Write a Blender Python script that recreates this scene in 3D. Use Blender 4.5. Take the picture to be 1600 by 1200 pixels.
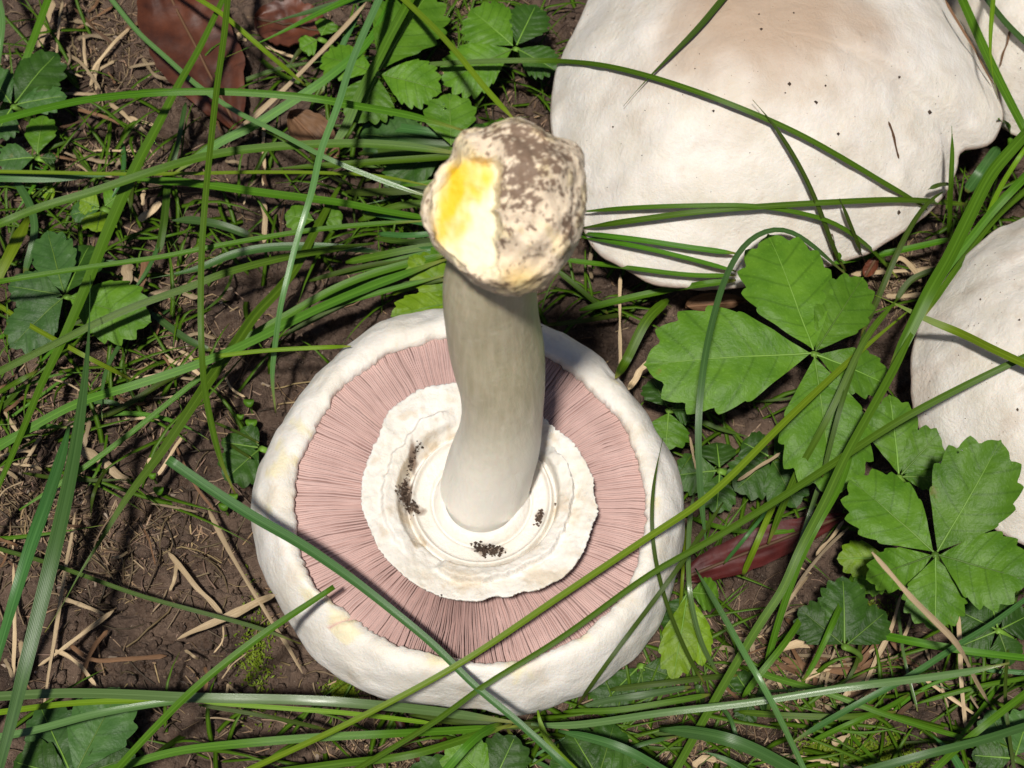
import bpy, bmesh, math, random
import numpy as np
from mathutils import Vector, Matrix, noise
from mathutils.bvhtree import BVHTree
random.seed(7); RNG = np.random.default_rng(7)
for o in list(bpy.data.objects): bpy.data.objects.remove(o)
scene = bpy.context.scene
COL = scene.collection

# ------------------------------------------------------------------ camera, sky, sun
MM = 0.001
TILT = math.radians(26.0)
DIST = 0.32
TARGET = Vector((0, 0, 0.012))
HFOV = 2 * math.atan(0.105 / DIST)
FWD = Vector((0, math.sin(TILT), -math.cos(TILT)))
UPV = Vector((0, math.cos(TILT), math.sin(TILT)))
RIGHT = Vector((1, 0, 0))
CAMPOS = TARGET - FWD * DIST
cd = bpy.data.cameras.new('camera'); cam = bpy.data.objects.new('camera', cd); COL.objects.link(cam)
cam.location = CAMPOS; cam.rotation_euler = (TILT, 0, 0)
cd.sensor_width = 36; cd.angle = HFOV; cd.clip_start = 0.005; cd.clip_end = 50
cd.dof.use_dof = True; cd.dof.focus_distance = DIST - 0.022; cd.dof.aperture_fstop = 42
scene.camera = cam

SUN_CAM = (-0.095, 0.16, 1.0)                       # towards the light, in camera axes
sd = (RIGHT * SUN_CAM[0] + UPV * SUN_CAM[1] - FWD * SUN_CAM[2]).normalized()
sl = bpy.data.lights.new('sun', 'SUN'); sun = bpy.data.objects.new('sun', sl); COL.objects.link(sun)
sl.energy = 5.0; sl.angle = math.radians(4.0); sl.color = (1.0, 0.955, 0.885)
sun.rotation_euler = sd.to_track_quat('Z', 'Y').to_euler(); sun.location = (0, 0, 2)
w = bpy.data.worlds.new('World'); scene.world = w; w.use_nodes = True
nt = w.node_tree; nt.nodes.clear()
sky = nt.nodes.new('ShaderNodeTexSky'); sky.sky_type = 'NISHITA'; sky.sun_disc = False; sky.air_density = 0.6; sky.dust_density = 1.0; sky.ozone_density = 0.5
sky.sun_elevation = math.asin(sd.z); sky.sun_rotation = math.atan2(sd.x, sd.y)
bg = nt.nodes.new('ShaderNodeBackground'); bg.inputs[1].default_value = 0.05
wo = nt.nodes.new('ShaderNodeOutputWorld'); nt.links.new(sky.outputs[0], bg.inputs[0]); nt.links.new(bg.outputs[0], wo.inputs[0])
vs = scene.view_settings; vs.view_transform = 'Standard'; vs.look = 'None'; vs.exposure = -0.10; vs.gamma = 1.0; vs.use_curve_mapping = False

# ------------------------------------------------------------------ helpers
K = math.tan(HFOV / 2) / 800
def ray(px, py):
    return FWD + RIGHT * ((px - 800) * K) + UPV * ((600 - py) * K)
def at(px, py, z):
    """point where the sight line through a photo pixel meets height z (millimetres)"""
    d = ray(px, py); t = (z * MM - CAMPOS.z) / d.z
    return CAMPOS + d * t
def pxsize(p):
    return K * (p - CAMPOS).dot(FWD)
def mesh_obj(name, verts, faces, mat, parent=None, smooth=True, col=None, uv=None):
    me = bpy.data.meshes.new(name)
    me.from_pydata([tuple(v) for v in verts], [], faces)
    if smooth: me.polygons.foreach_set('use_smooth', [True] * len(me.polygons))
    if col is not None:
        a = me.attributes.new('tint', 'FLOAT_COLOR', 'POINT')
        a.data.foreach_set('color', np.asarray(col, dtype=np.float32).ravel())
    if uv is not None:
        l = me.uv_layers.new(name='uv'); idx = np.zeros(len(me.loops), dtype=np.int32)
        me.loops.foreach_get('vertex_index', idx)
        l.data.foreach_set('uv', np.asarray(uv, dtype=np.float32)[idx].ravel())
    me.materials.append(mat); me.update()
    o = bpy.data.objects.new(name, me); COL.objects.link(o)
    if parent: o.parent = parent; o.matrix_parent_inverse = parent.matrix_world.inverted() if False else Matrix.Translation(-parent.location)
    return o
def tag(o, label, cat, group=None):
    o['label'] = label; o['category'] = cat
    if group: o['group'] = group
    return o
def empty(name, loc, label, cat, group=None):
    o = bpy.data.objects.new(name, None); o.location = loc; o.empty_display_size = 0.01; COL.objects.link(o)
    return tag(o, label, cat, group)
def grid_faces(nr, nc, wrap=False, off=0):
    f = []
    for i in range(nr - 1):
        for j in range(nc if wrap else nc - 1):
            a = off + i * nc + j; b = off + i * nc + (j + 1) % nc
            f.append((a, b, b + nc, a + nc))
    return f
def fb(p, s, oct=3):
    return noise.fractal(Vector(p) * s, 0.6, 2.1, oct)
def sm(a, b, x):
    t = min(1, max(0, (x - a) / (b - a))); return t * t * (3 - 2 * t)
def resample(pts, n, closed=False):
    """Catmull-Rom through tuples of any length, n even samples"""
    P = [np.array(p, float) for p in pts]
    if closed: P = [P[-1]] + P + [P[0], P[1]]
    else: P = [2 * P[0] - P[1]] + P + [2 * P[-1] - P[-2]]
    out = []
    for i in range(1, len(P) - 2):
        for k in range(12):
            t = k / 12; a, b, c, d = P[i-1], P[i], P[i+1], P[i+2]
            out.append(0.5 * ((2*b) + (c-a)*t + (2*a-5*b+4*c-d)*t*t + (3*b-a-3*c+d)*t**3))
    out.append(P[-2]); out = np.array(out)
    seg = np.linalg.norm(np.diff(out[:, :2], axis=0), axis=1); s = np.concatenate([[0], np.cumsum(seg)])
    q = np.linspace(0, s[-1], n + (1 if closed else 0))
    r = np.stack([np.interp(q, s, out[:, k]) for k in range(out.shape[1])], 1)
    return r[:n]

# ------------------------------------------------------------------ materials
class NT:
    def __init__(s, name):
        s.m = bpy.data.materials.new(name); s.m.use_nodes = True
        s.t = s.m.node_tree; s.b = s.t.nodes['Principled BSDF']; s.out = s.t.nodes['Material Output']
        s.co = s.t.nodes.new('ShaderNodeTexCoord')
    def n(s, kind, **kw):
        x = s.t.nodes.new(kind)
        for k, v in kw.items():
            if hasattr(x, k): setattr(x, k, v)
            else: x.inputs[k].default_value = v
        return x
    def l(s, a, b): s.t.links.new(a, b)
    def noise(s, scale, detail=4, rough=0.6, src='Object', dist=0.0):
        x = s.n('ShaderNodeTexNoise'); x.inputs['Scale'].default_value = scale; x.inputs['Detail'].default_value = detail
        x.inputs['Roughness'].default_value = rough; x.inputs['Distortion'].default_value = dist
        if src: s.l(s.co.outputs[src] if isinstance(src, str) else src, x.inputs['Vector'])
        return x.outputs['Fac']
    def ramp(s, fac, stops):
        x = s.n('ShaderNodeValToRGB'); e = x.color_ramp.elements
        while len(e) < len(stops): e.new(0.5)
        for el, (p, c) in zip(e, stops): el.position = p; el.color = (*c, 1) if len(c) == 3 else c
        s.l(fac, x.inputs[0]); return x.outputs[0]
    def mix(s, fac, a, b, mode='MIX'):
        x = s.n('ShaderNodeMix', data_type='RGBA', blend_type=mode)
        for i, v in ((0, fac), (6, a), (7, b)):
            if hasattr(v, 'is_output'): s.l(v, x.inputs[i])
            else: x.inputs[i].default_value = v if i == 0 else (*v, 1)
        return x.outputs[2]
    def math(s, op, a, b=0.0):
        x = s.n('ShaderNodeMath', operation=op)
        for i, v in ((0, a), (1, b)):
            if hasattr(v, 'is_output'): s.l(v, x.inputs[i])
            else: x.inputs[i].default_value = v
        return x.outputs[0]
    def attr(s, name='tint'):
        return s.n('ShaderNodeAttribute', attribute_name=name)
    def bump(s, h, strength=0.4, dist=0.0003):
        x = s.n('ShaderNodeBump'); x.inputs['Strength'].default_value = strength; x.inputs['Distance'].default_value = dist
        s.l(h, x.inputs['Height']); s.l(x.outputs[0], s.b.inputs['Normal']); return x
    def base(s, c, rough=0.6, spec=0.4):
        if hasattr(c, 'is_output'): s.l(c, s.b.inputs['Base Color'])
        else: s.b.inputs['Base Color'].default_value = (*c, 1)
        s.b.inputs['Roughness'].default_value = rough; s.b.inputs['Specular IOR Level'].default_value = spec
    def translucent(s, c, fac):
        tr = s.n('ShaderNodeBsdfTranslucent'); mx = s.n('ShaderNodeMixShader'); mx.inputs[0].default_value = fac
        if hasattr(c, 'is_output'): s.l(c, tr.inputs[0])
        else: tr.inputs[0].default_value = (*c, 1)
        s.l(s.b.outputs[0], mx.inputs[1]); s.l(tr.outputs[0], mx.inputs[2]); s.l(mx.outputs[0], s.out.inputs[0])

def mat_flesh(name, white, sss=0.25):
    """white mushroom skin; the tint attribute carries its own stains (rgb) and how far they cover (alpha)"""
    m = NT(name); a = m.attr()
    c = m.ramp(m.noise(110, 6, 0.65), [(0.3, (white[0]*0.88, white[1]*0.86, white[2]*0.80)), (0.62, white)])
    c = m.mix(m.math('MULTIPLY', m.ramp(m.noise(420, 3), [(0.55, (0,0,0)), (0.75, (1,1,1))]), 0.22), c, (0.62, 0.53, 0.40))
    c = m.mix(a.outputs['Alpha'], c, a.outputs['Color'])
    m.base(c, 0.55, 0.3)
    m.b.inputs['Subsurface Weight'].default_value = sss; m.b.inputs['Subsurface Scale'].default_value = 0.002
    m.b.inputs['Subsurface Radius'].default_value = (1, 0.7, 0.5)
    m.bump(m.math('ADD', m.noise(1100, 5, 0.7), m.math('MULTIPLY', m.noise(260, 4, 0.65, 'Object', 0.6), 1.6)), 0.45, 0.0005)
    return m.m
M_CAP = mat_flesh('mushroom_skin', (0.735, 0.69, 0.63))
M_CAPW = mat_flesh('mushroom_white', (0.745, 0.71, 0.655))
def mat_gill():
    m = NT('gill_pink'); n = m.noise(160, 4)
    m.base(m.ramp(n, [(0.3, (0.475, 0.325, 0.295)), (0.7, (0.565, 0.40, 0.365))]), 0.6, 0.3)
    return m.m
M_GILL = mat_gill()
def mat_stem():
    m = NT('stem_skin'); a = m.attr()
    mp = m.n('ShaderNodeMapping'); mp.inputs['Scale'].default_value = (900, 900, 90); m.l(m.co.outputs['Object'], mp.inputs[0])
    f = m.noise(1.0, 4, 0.6, mp.outputs[0])
    c = m.ramp(f, [(0.3, (0.46, 0.405, 0.26)), (0.7, (0.60, 0.535, 0.38))])
    c = m.mix(m.math('MULTIPLY', m.ramp(m.noise(380, 3), [(0.60, (0,0,0)), (0.70, (1,1,1))]), 0.6), c, (0.62, 0.55, 0.41))
    c = m.mix(a.outputs['Alpha'], c, a.outputs['Color'])
    m.base(c, 0.42, 0.4); m.b.inputs['Subsurface Weight'].default_value = 0.25
    m.b.inputs['Subsurface Scale'].default_value = 0.002; m.bump(m.math('ADD', f, m.noise(500, 4)), 0.32, 0.0004); return m.m
M_STEM = mat_stem()
def mat_grass(name, dark, light, rough, spec, tr=0.22):
    m = NT(name); uvn = m.n('ShaderNodeUVMap'); uvn.uv_map = 'uv'
    mp = m.n('ShaderNodeMapping'); mp.inputs['Scale'].default_value = (14, 2.2, 1); m.l(uvn.outputs[0], mp.inputs[0])
    rnd = m.n('ShaderNodeObjectInfo').outputs['Random']
    ad = m.n('ShaderNodeVectorMath', operation='ADD'); cb = m.n('ShaderNodeCombineXYZ')
    m.l(m.math('MULTIPLY', rnd, 37.0), cb.inputs[1]); m.l(mp.outputs[0], ad.inputs[0]); m.l(cb.outputs[0], ad.inputs[1])
    f = m.noise(1.0, 3, 0.6, ad.outputs[0])
    c = m.ramp(f, [(0.28, dark), (0.72, light)])
    sp = m.n('ShaderNodeSeparateXYZ'); m.l(uvn.outputs[0], sp.inputs[0])
    mid = m.math('ABSOLUTE', m.math('SUBTRACT', sp.outputs[0], 0.5))
    c = m.mix(m.ramp(mid, [(0.02, (0.25,)*3), (0.10, (0,0,0))]), c, tuple(min(1, v * 1.5 + 0.02) for v in light))
    hs = m.n('ShaderNodeHueSaturation'); m.l(c, hs.inputs['Color'])
    m.l(m.math('ADD', m.math('MULTIPLY', rnd, 0.035), 0.483), hs.inputs['Hue'])
    m.l(m.math('ADD', m.math('MULTIPLY', rnd, 0.5), 0.72), hs.inputs['Value'])
    tipc = m.mix(m.ramp(sp.outputs[1], [(0.93, (0,0,0)), (1.0, (0.6,)*3)]), hs.outputs[0], (0.30, 0.26, 0.06))
    m.base(tipc, rough, spec); m.translucent(tipc, tr)
    lines = m.n('ShaderNodeTexWave', wave_type='BANDS', bands_direction='X'); m.l(uvn.outputs[0], lines.inputs['Vector'])
    lines.inputs['Scale'].default_value = 3.2
    m.bump(lines.outputs['Fac'], 0.22, 0.00008); return m.m
GM = {'g': mat_grass('grass_green', (0.030, 0.088, 0.003), (0.098, 0.210, 0.009), 0.42, 0.25),
      'y': mat_grass('grass_yellow_green', (0.085, 0.160, 0.004), (0.180, 0.280, 0.012), 0.42, 0.25),
      'b': mat_grass('grass_blue_green', (0.024, 0.080, 0.014), (0.078, 0.172, 0.040), 0.38, 0.4),
      'p': mat_grass('grass_pale', (0.060, 0.145, 0.024), (0.150, 0.265, 0.085), 0.28, 0.8),
      'd': mat_grass('grass_olive', (0.026, 0.054, 0.004), (0.066, 0.112, 0.010), 0.45, 0.25)}
def mat_leaf(name, dark, light, tr=0.25):
    m = NT(name); uvn = m.n('ShaderNodeUVMap'); uvn.uv_map = 'uv'
    sp = m.n('ShaderNodeSeparateXYZ'); m.l(uvn.outputs[0], sp.inputs[0])
    n = m.noise(150, 4); c = m.ramp(n, [(0.3, dark), (0.7, light)])
    ve = m.math('ABSOLUTE', m.math('SUBTRACT', m.math('FRACT', sp.outputs[1]), 0.5))
    c = m.mix(m.ramp(ve, [(0.0, (0.5,)*3), (0.09, (0,0,0))]), c, tuple(v * 0.62 for v in dark))
    c = m.mix(m.math('MULTIPLY', m.ramp(m.noise(1500, 2), [(0.6, (0,0,0)), (0.8, (1,1,1))]), 0.25), c, tuple(min(1, v * 2.2) for v in light))
    c = m.mix(m.math('MULTIPLY', m.ramp(m.noise(190, 4, 0.7), [(0.68, (0,0,0)), (0.76, (1,1,1))]), 0.6), c, (0.17, 0.15, 0.03))
    rnd = m.n('ShaderNodeObjectInfo').outputs['Random']
    hs = m.n('ShaderNodeHueSaturation'); m.l(c, hs.inputs['Color']); m.l(m.math('ADD', m.math('MULTIPLY', rnd, 0.4), 0.78), hs.inputs['Value'])
    m.base(hs.outputs[0], 0.48, 0.25); m.translucent(hs.outputs[0], tr)
    m.bump(m.math('ADD', m.noise(900, 3), m.math('MULTIPLY', ve, 0.9)), 0.45, 0.0004); return m.m
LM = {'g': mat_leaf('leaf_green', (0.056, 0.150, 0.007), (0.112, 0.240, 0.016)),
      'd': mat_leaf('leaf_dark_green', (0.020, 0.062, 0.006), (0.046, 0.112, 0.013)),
      'y': mat_leaf('leaf_yellow_green', (0.125, 0.235, 0.007), (0.205, 0.330, 0.014)),
      'b': mat_leaf('leaf_blue_green', (0.032, 0.092, 0.018), (0.070, 0.155, 0.036))}
def mat_simple(name, a, b, scale, rough=0.7, spec=0.3, bump=0.4, tint=False, tr=0.0, stretch=None):
    m = NT(name); src = 'Object'
    if stretch:
        mp = m.n('ShaderNodeMapping'); mp.inputs['Scale'].default_value = stretch
        u = m.n('ShaderNodeUVMap'); u.uv_map = 'uv'; m.l(u.outputs[0], mp.inputs[0]); src = mp.outputs[0]
    n = m.noise(scale, 5, 0.65, src); c = m.ramp(n, [(0.3, a), (0.7, b)])
    rnd = m.n('ShaderNodeObjectInfo').outputs['Random']
    hs = m.n('ShaderNodeHueSaturation'); m.l(c, hs.inputs['Color']); m.l(m.math('ADD', m.math('MULTIPLY', rnd, 0.85), 0.40), hs.inputs['Value'])
    c = hs.outputs[0]
    if tint: c = m.mix(1.0, c, m.attr().outputs['Color'], 'MULTIPLY')
    m.base(c, rough, spec); m.bump(n, bump, 0.0004)
    if tr: m.translucent(c, tr)
    return m.m
M_STRAW = mat_simple('dry_straw', (0.30, 0.205, 0.105), (0.58, 0.45, 0.28), 1.0, 0.5, 0.4, 0.5, stretch=(16, 3, 1))
M_BARK = mat_simple('brown_stalk', (0.10, 0.05, 0.025), (0.22, 0.12, 0.06), 1.0, 0.6, 0.3, 0.5, stretch=(14, 3, 1))
M_DEAD = mat_simple('dead_leaf', (0.034, 0.011, 0.007), (0.118, 0.034, 0.014), 130, 0.5, 0.4, 0.6)
M_DEADRED = mat_simple('dead_leaf_dark_red', (0.026, 0.003, 0.003), (0.070, 0.010, 0.008), 110, 0.5, 0.4, 0.5)
M_LITTER = mat_simple('litter', (0.7, 0.7, 0.7), (1.2, 1.2, 1.2), 400, 0.65, 0.35, 0.4, tint=True)
M_CRUMB = mat_simple('soil_crumb', (0.045, 0.028, 0.018), (0.115, 0.073, 0.048), 500, 0.7, 0.4, 0.6)
M_MOSS = mat_simple('moss', (0.10, 0.17, 0.008), (0.24, 0.32, 0.02), 300, 0.6, 0.3, 0.3, tr=0.2)
def mat_soil():
    m = NT('soil'); n1 = m.noise(60, 6, 0.65); n2 = m.noise(700, 5, 0.7); n3 = m.noise(18, 3)
    c = m.ramp(n1, [(0.28, (0.022, 0.011, 0.006)), (0.5, (0.078, 0.047, 0.031)), (0.74, (0.185, 0.122, 0.084))])
    c = m.mix(m.math('MULTIPLY', m.ramp(n2, [(0.45, (0,0,0)), (0.7, (1,1,1))]), 0.5), c, (0.19, 0.13, 0.09))
    c = m.mix(m.math('MULTIPLY', m.ramp(m.noise(1600, 2), [(0.68, (0,0,0)), (0.74, (1,1,1))]), 0.7), c, (0.34, 0.27, 0.20))
    m.base(c, 0.6, 0.5)
    r = m.ramp(m.noise(240, 3), [(0.35, (0.35,)*3), (0.6, (0.8,)*3)]); m.l(r, m.b.inputs['Roughness'])
    m.bump(m.math('ADD', n2, m.math('MULTIPLY', n1, 1.2)), 1.0, 0.0016); return m.m
M_SOIL = mat_soil()

# ------------------------------------------------------------------ ground
def vnoise(x, y, seed):
    xi = np.floor(x).astype(np.int64); yi = np.floor(y).astype(np.int64); xf = x - xi; yf = y - yi
    u = xf*xf*xf*(xf*(xf*6-15)+10); v = yf*yf*yf*(yf*(yf*6-15)+10)
    def h(a, b):
        n = (a * 374761393 + b * 668265263 + seed * 144665) & 0xffffffff
        n = ((n ^ (n >> 13)) * 1274126177) & 0xffffffff
        return ((n ^ (n >> 16)) & 0xffff) / 32767.5 - 1
    return (h(xi,yi)*(1-u)+h(xi+1,yi)*u)*(1-v) + (h(xi,yi+1)*(1-u)+h(xi+1,yi+1)*u)*v
def ground_h(x, y):
    """soil height in metres; x, y arrays in metres"""
    X = np.asarray(x) * 1000.0; Y = np.asarray(y) * 1000.0
    wx = X + 3 * vnoise(X/9, Y/9, 5); wy = Y + 3 * vnoise(X/9, Y/9, 6)
    h = 1.5 * vnoise(X/34, Y/34, 1) + 1.6 * vnoise(wx/12, wy/12, 2) + 1.1 * vnoise(wx/5, wy/5, 3) + 0.6 * vnoise(X/2.2, Y/2.2, 4) + 0.22 * vnoise(X/1.0, Y/1.0, 8)
    ridge = 1 - np.abs(vnoise(wx/13, wy/11, 9)); h = h - 2.2 * np.clip((ridge - 0.9) / 0.1, 0, 1) ** 2
    # dried plates with cracks between them (cell noise)
    s_ = 10.5; cx = np.floor(wx/s_); cy = np.floor(wy/s_); f1 = np.full(X.shape, 9.0); f2 = np.full(X.shape, 9.0); tl_ = np.zeros(X.shape)
    for dx in (-1, 0, 1):
        for dy in (-1, 0, 1):
            gx, gy = cx + dx, cy + dy
            jx = 0.5 + 0.45 * vnoise(gx + 0.001, gy + 0.001, 21); jy = 0.5 + 0.45 * vnoise(gx + 0.001, gy + 0.001, 22)
            d = np.hypot(gx + jx - wx/s_, gy + jy - wy/s_); v = vnoise(gx + 0.001, gy + 0.001, 23)
            nw = d < f1; f2 = np.where(nw, f1, np.minimum(f2, d)); tl_ = np.where(nw, v, tl_); f1 = np.minimum(f1, d)
    h = h + 0.9 * tl_ - 1.9 * np.exp(-((f2 - f1) / 0.10) ** 2)
    return (h - 1.0) * MM
def build_ground():
    ox = [0.2, 0.24, 0.32, 0.5, 1.0, 3.0, 9.0]
    xs = np.concatenate([[-v for v in ox[::-1]], np.arange(-0.165, 0.1651, 0.0007), ox])
    ys = np.concatenate([[-v for v in ox[::-1]], np.arange(-0.125, 0.165, 0.0007), ox])
    X, Y = np.meshgrid(xs, ys); Z = ground_h(X, Y)
    global GX, GY, GZ; GX, GY, GZ = xs, ys, Z
    V = np.stack([X.ravel(), Y.ravel(), Z.ravel()], 1)
    nr, nc = X.shape; i = np.arange(nr - 1)[:, None] * nc + np.arange(nc - 1)[None, :]
    F = np.stack([i, i + 1, i + nc + 1, i + nc], -1).reshape(-1, 4)
    me = bpy.data.meshes.new('ground'); me.vertices.add(len(V)); me.vertices.foreach_set('co', V.ravel().astype(np.float32))
    me.loops.add(F.size); me.loops.foreach_set('vertex_index', F.ravel().astype(np.int32))
    me.polygons.add(len(F)); me.polygons.foreach_set('loop_start', np.arange(0, F.size, 4, dtype=np.int32))
    me.polygons.foreach_set('use_smooth', np.ones(len(F), dtype=bool))
    me.materials.append(M_SOIL); me.update(calc_edges=True)
    o = bpy.data.objects.new('ground', me); COL.objects.link(o); o['kind'] = 'structure'
build_ground()
def gz(p):
    i = min(max(int(np.searchsorted(GX, p[0])), 1), len(GX) - 1); j = min(max(int(np.searchsorted(GY, p[1])), 1), len(GY) - 1)
    u = min(1, max(0, (p[0] - GX[i-1]) / (GX[i] - GX[i-1]))); v = min(1, max(0, (p[1] - GY[j-1]) / (GY[j] - GY[j-1])))
    return float((GZ[j-1, i-1]*(1-u) + GZ[j-1, i]*u)*(1-v) + (GZ[j, i-1]*(1-u) + GZ[j, i]*u)*v)

# ------------------------------------------------------------------ mushrooms
BV, BF = [], []                                     # surfaces the grass must clear
def solid(verts, faces):
    o = len(BV); BV.extend([Vector(v) for v in verts]); BF.extend([tuple(i + o for i in f) for f in faces])
def polar(pts, ctr, n):
    """radius by bearing of a star-shaped outline around ctr"""
    a = np.array([math.atan2(p.y - ctr.y, p.x - ctr.x) for p in pts]); r = np.array([(p.xy - ctr.xy).length for p in pts])
    s = np.argsort(a); a, r = a[s], r[s]
    a = np.concatenate([a - 2*math.pi, a, a + 2*math.pi]); r = np.tile(r, 3)
    q = np.linspace(-math.pi, math.pi, n, endpoint=False); return q, np.interp(q, a, r)
def outline(pxs, z, ctr_px, n, dense=True):
    P = resample(pxs, 180, True) if dense else pxs
    pts = [at(p[0], p[1], z) for p in P]; c = at(ctr_px[0], ctr_px[1], z)
    q, r = polar(pts, c, n); return c, q, r

def dome_mushroom(label, pxs, zr, ctr, apex_px, za, brown=None, power=2.5, seed=0, group=None, stain=0.6):
    N = 220; c, q, r = outline(pxs, zr, ctr, N); ap = at(apex_px[0], apex_px[1], za)
    root = empty('white_mushroom', (c.x, c.y, gz(c)), label, 'mushroom', group)
    prof = [(s, 1 - s ** power) for s in np.linspace(0.01, 0.93, 34)] + [(0.955, 0.088), (0.975, 0.044), (0.99, 0.012), (1.0, -0.018), (1.0, -0.035), (0.985, -0.045), (0.93, -0.03)]
    V, C = [], []; H = (za - zr) * MM
    bc = at(brown[0], brown[1], za) if brown else None
    for s, h in prof:
        for k in range(N):
            x = ap.x + (c.x + r[k]*math.cos(q[k]) - ap.x) * s; y = ap.y + (c.y + r[k]*math.sin(q[k]) - ap.y) * s
            z = zr*MM + H*h
            p = Vector((x, y, z)); nn = fb((x + seed, y, z), 45, 3) * 0.0013 * (0.35 + s) + fb((x, y + seed, 0), 190, 3) * 0.00022
            nn += 0.0010 * s**6 * fb((math.cos(q[k])*3, math.sin(q[k])*3, seed), 1.7, 3)
            p.z += nn; V.append(p)
            col = (0.43, 0.325, 0.24); a = 0.0
            if bc:
                d = math.hypot((x - bc.x), (y - bc.y) * 1.1); d *= 1 + 0.25 * fb((x, y, seed), 60, 4)
                a = 1.0 * (1 - sm(0.010, brown[2], d))
                a = max(a, 0.30 * (1 - sm(0.010, 0.034, d)))
            a = max(a, stain * sm(0.15, 0.7, fb((x * 1.0, y * 1.0, 4 + seed), 130, 5)) * 0.35)
            if s > 0.995: a = max(a, 0.7); col = (0.42, 0.27, 0.20)
            C.append((*col, a))
    F = grid_faces(len(prof), N, True)
    V.append(Vector((ap.x, ap.y, V[0].z))); C.append(C[0]); F += [(len(V)-1, k, (k+1) % N)[::-1] for k in range(N)]
    F = [f[::-1] for f in F]
    mesh_obj('cap', V, F, M_CAP, root, True, C); solid(V, F)
    # gills underneath, and the stem down to the soil
    V, F = [], []
    for s in (0.94, 0.6, 0.2):
        for k in range(N): V.append(Vector((c.x + r[k]*math.cos(q[k])*s, c.y + r[k]*math.sin(q[k])*s, zr*MM - H*0.045 + (0.0007 if (k % 2 and s > .3) else 0))))
    mesh_obj('gills', V, grid_faces(3, N, True), M_GILL, root, False)
    V = []; zb = gz(c) - 0.002
    for i in range(9):
        t = i / 8; rr = 0.0075 + 0.003 * (1 - t) ** 3
        for k in range(20): V.append(Vector((c.x + rr*math.cos(k*math.pi/10), c.y + rr*math.sin(k*math.pi/10), zb + (zr*MM + H*0.15 - zb) * t)))
    mesh_obj('stem', V, grid_faces(9, 20, True), M_STEM, root, True, [(0.6, 0.56, 0.45, 0.3)] * len(V))
    return root

BIG = dome_mushroom('large white mushroom cap with a pale brown centre and a torn notch in its rim',
    [(860,170),(870,105),(905,30),(935,-30),(1000,-95),(1100,-140),(1200,-155),(1320,-140),(1420,-85),(1484,0),(1524,62),(1556,135),(1566,182),(1558,212),(1540,230),(1514,234),(1499,238),(1497,262),(1480,298),(1462,318),(1430,348),(1385,378),(1330,400),(1250,424),(1180,442),(1110,452),(1040,447),(985,428),(935,395),(905,340),(878,270),(864,215)],
    16, (1210,150), (1200,45), 46, brown=(1205, 5, 0.034), power=2.3, seed=1.0)
RIGHTM = dome_mushroom('plain white mushroom cap beside the toothed green leaves, its rim smooth and whole',
    [(1640,322),(1600,336),(1556,360),(1510,396),(1472,440),(1443,490),(1425,545),(1421,590),(1428,640),(1447,690),(1475,738),(1520,795),(1565,832),(1610,852),(1700,880),(1830,870),(1960,780),(2010,600),(1960,430),(1830,330),(1720,310)],
    18, (1715,600), (1725,540), 42, None, 2.6, seed=5.0, stain=1.0)
CORNER = dome_mushroom('white mushroom cap tucked behind the notched rim of the large brown-centred cap',
    [(1468,40),(1490,110),(1540,172),(1600,212),(1680,230),(1780,200),(1840,110),(1840,0),(1780,-90),(1680,-120),(1560,-90),(1490,-30)],
    9, (1655,50), (1660,20), 31, None, 2.4, seed=9.0)

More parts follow.
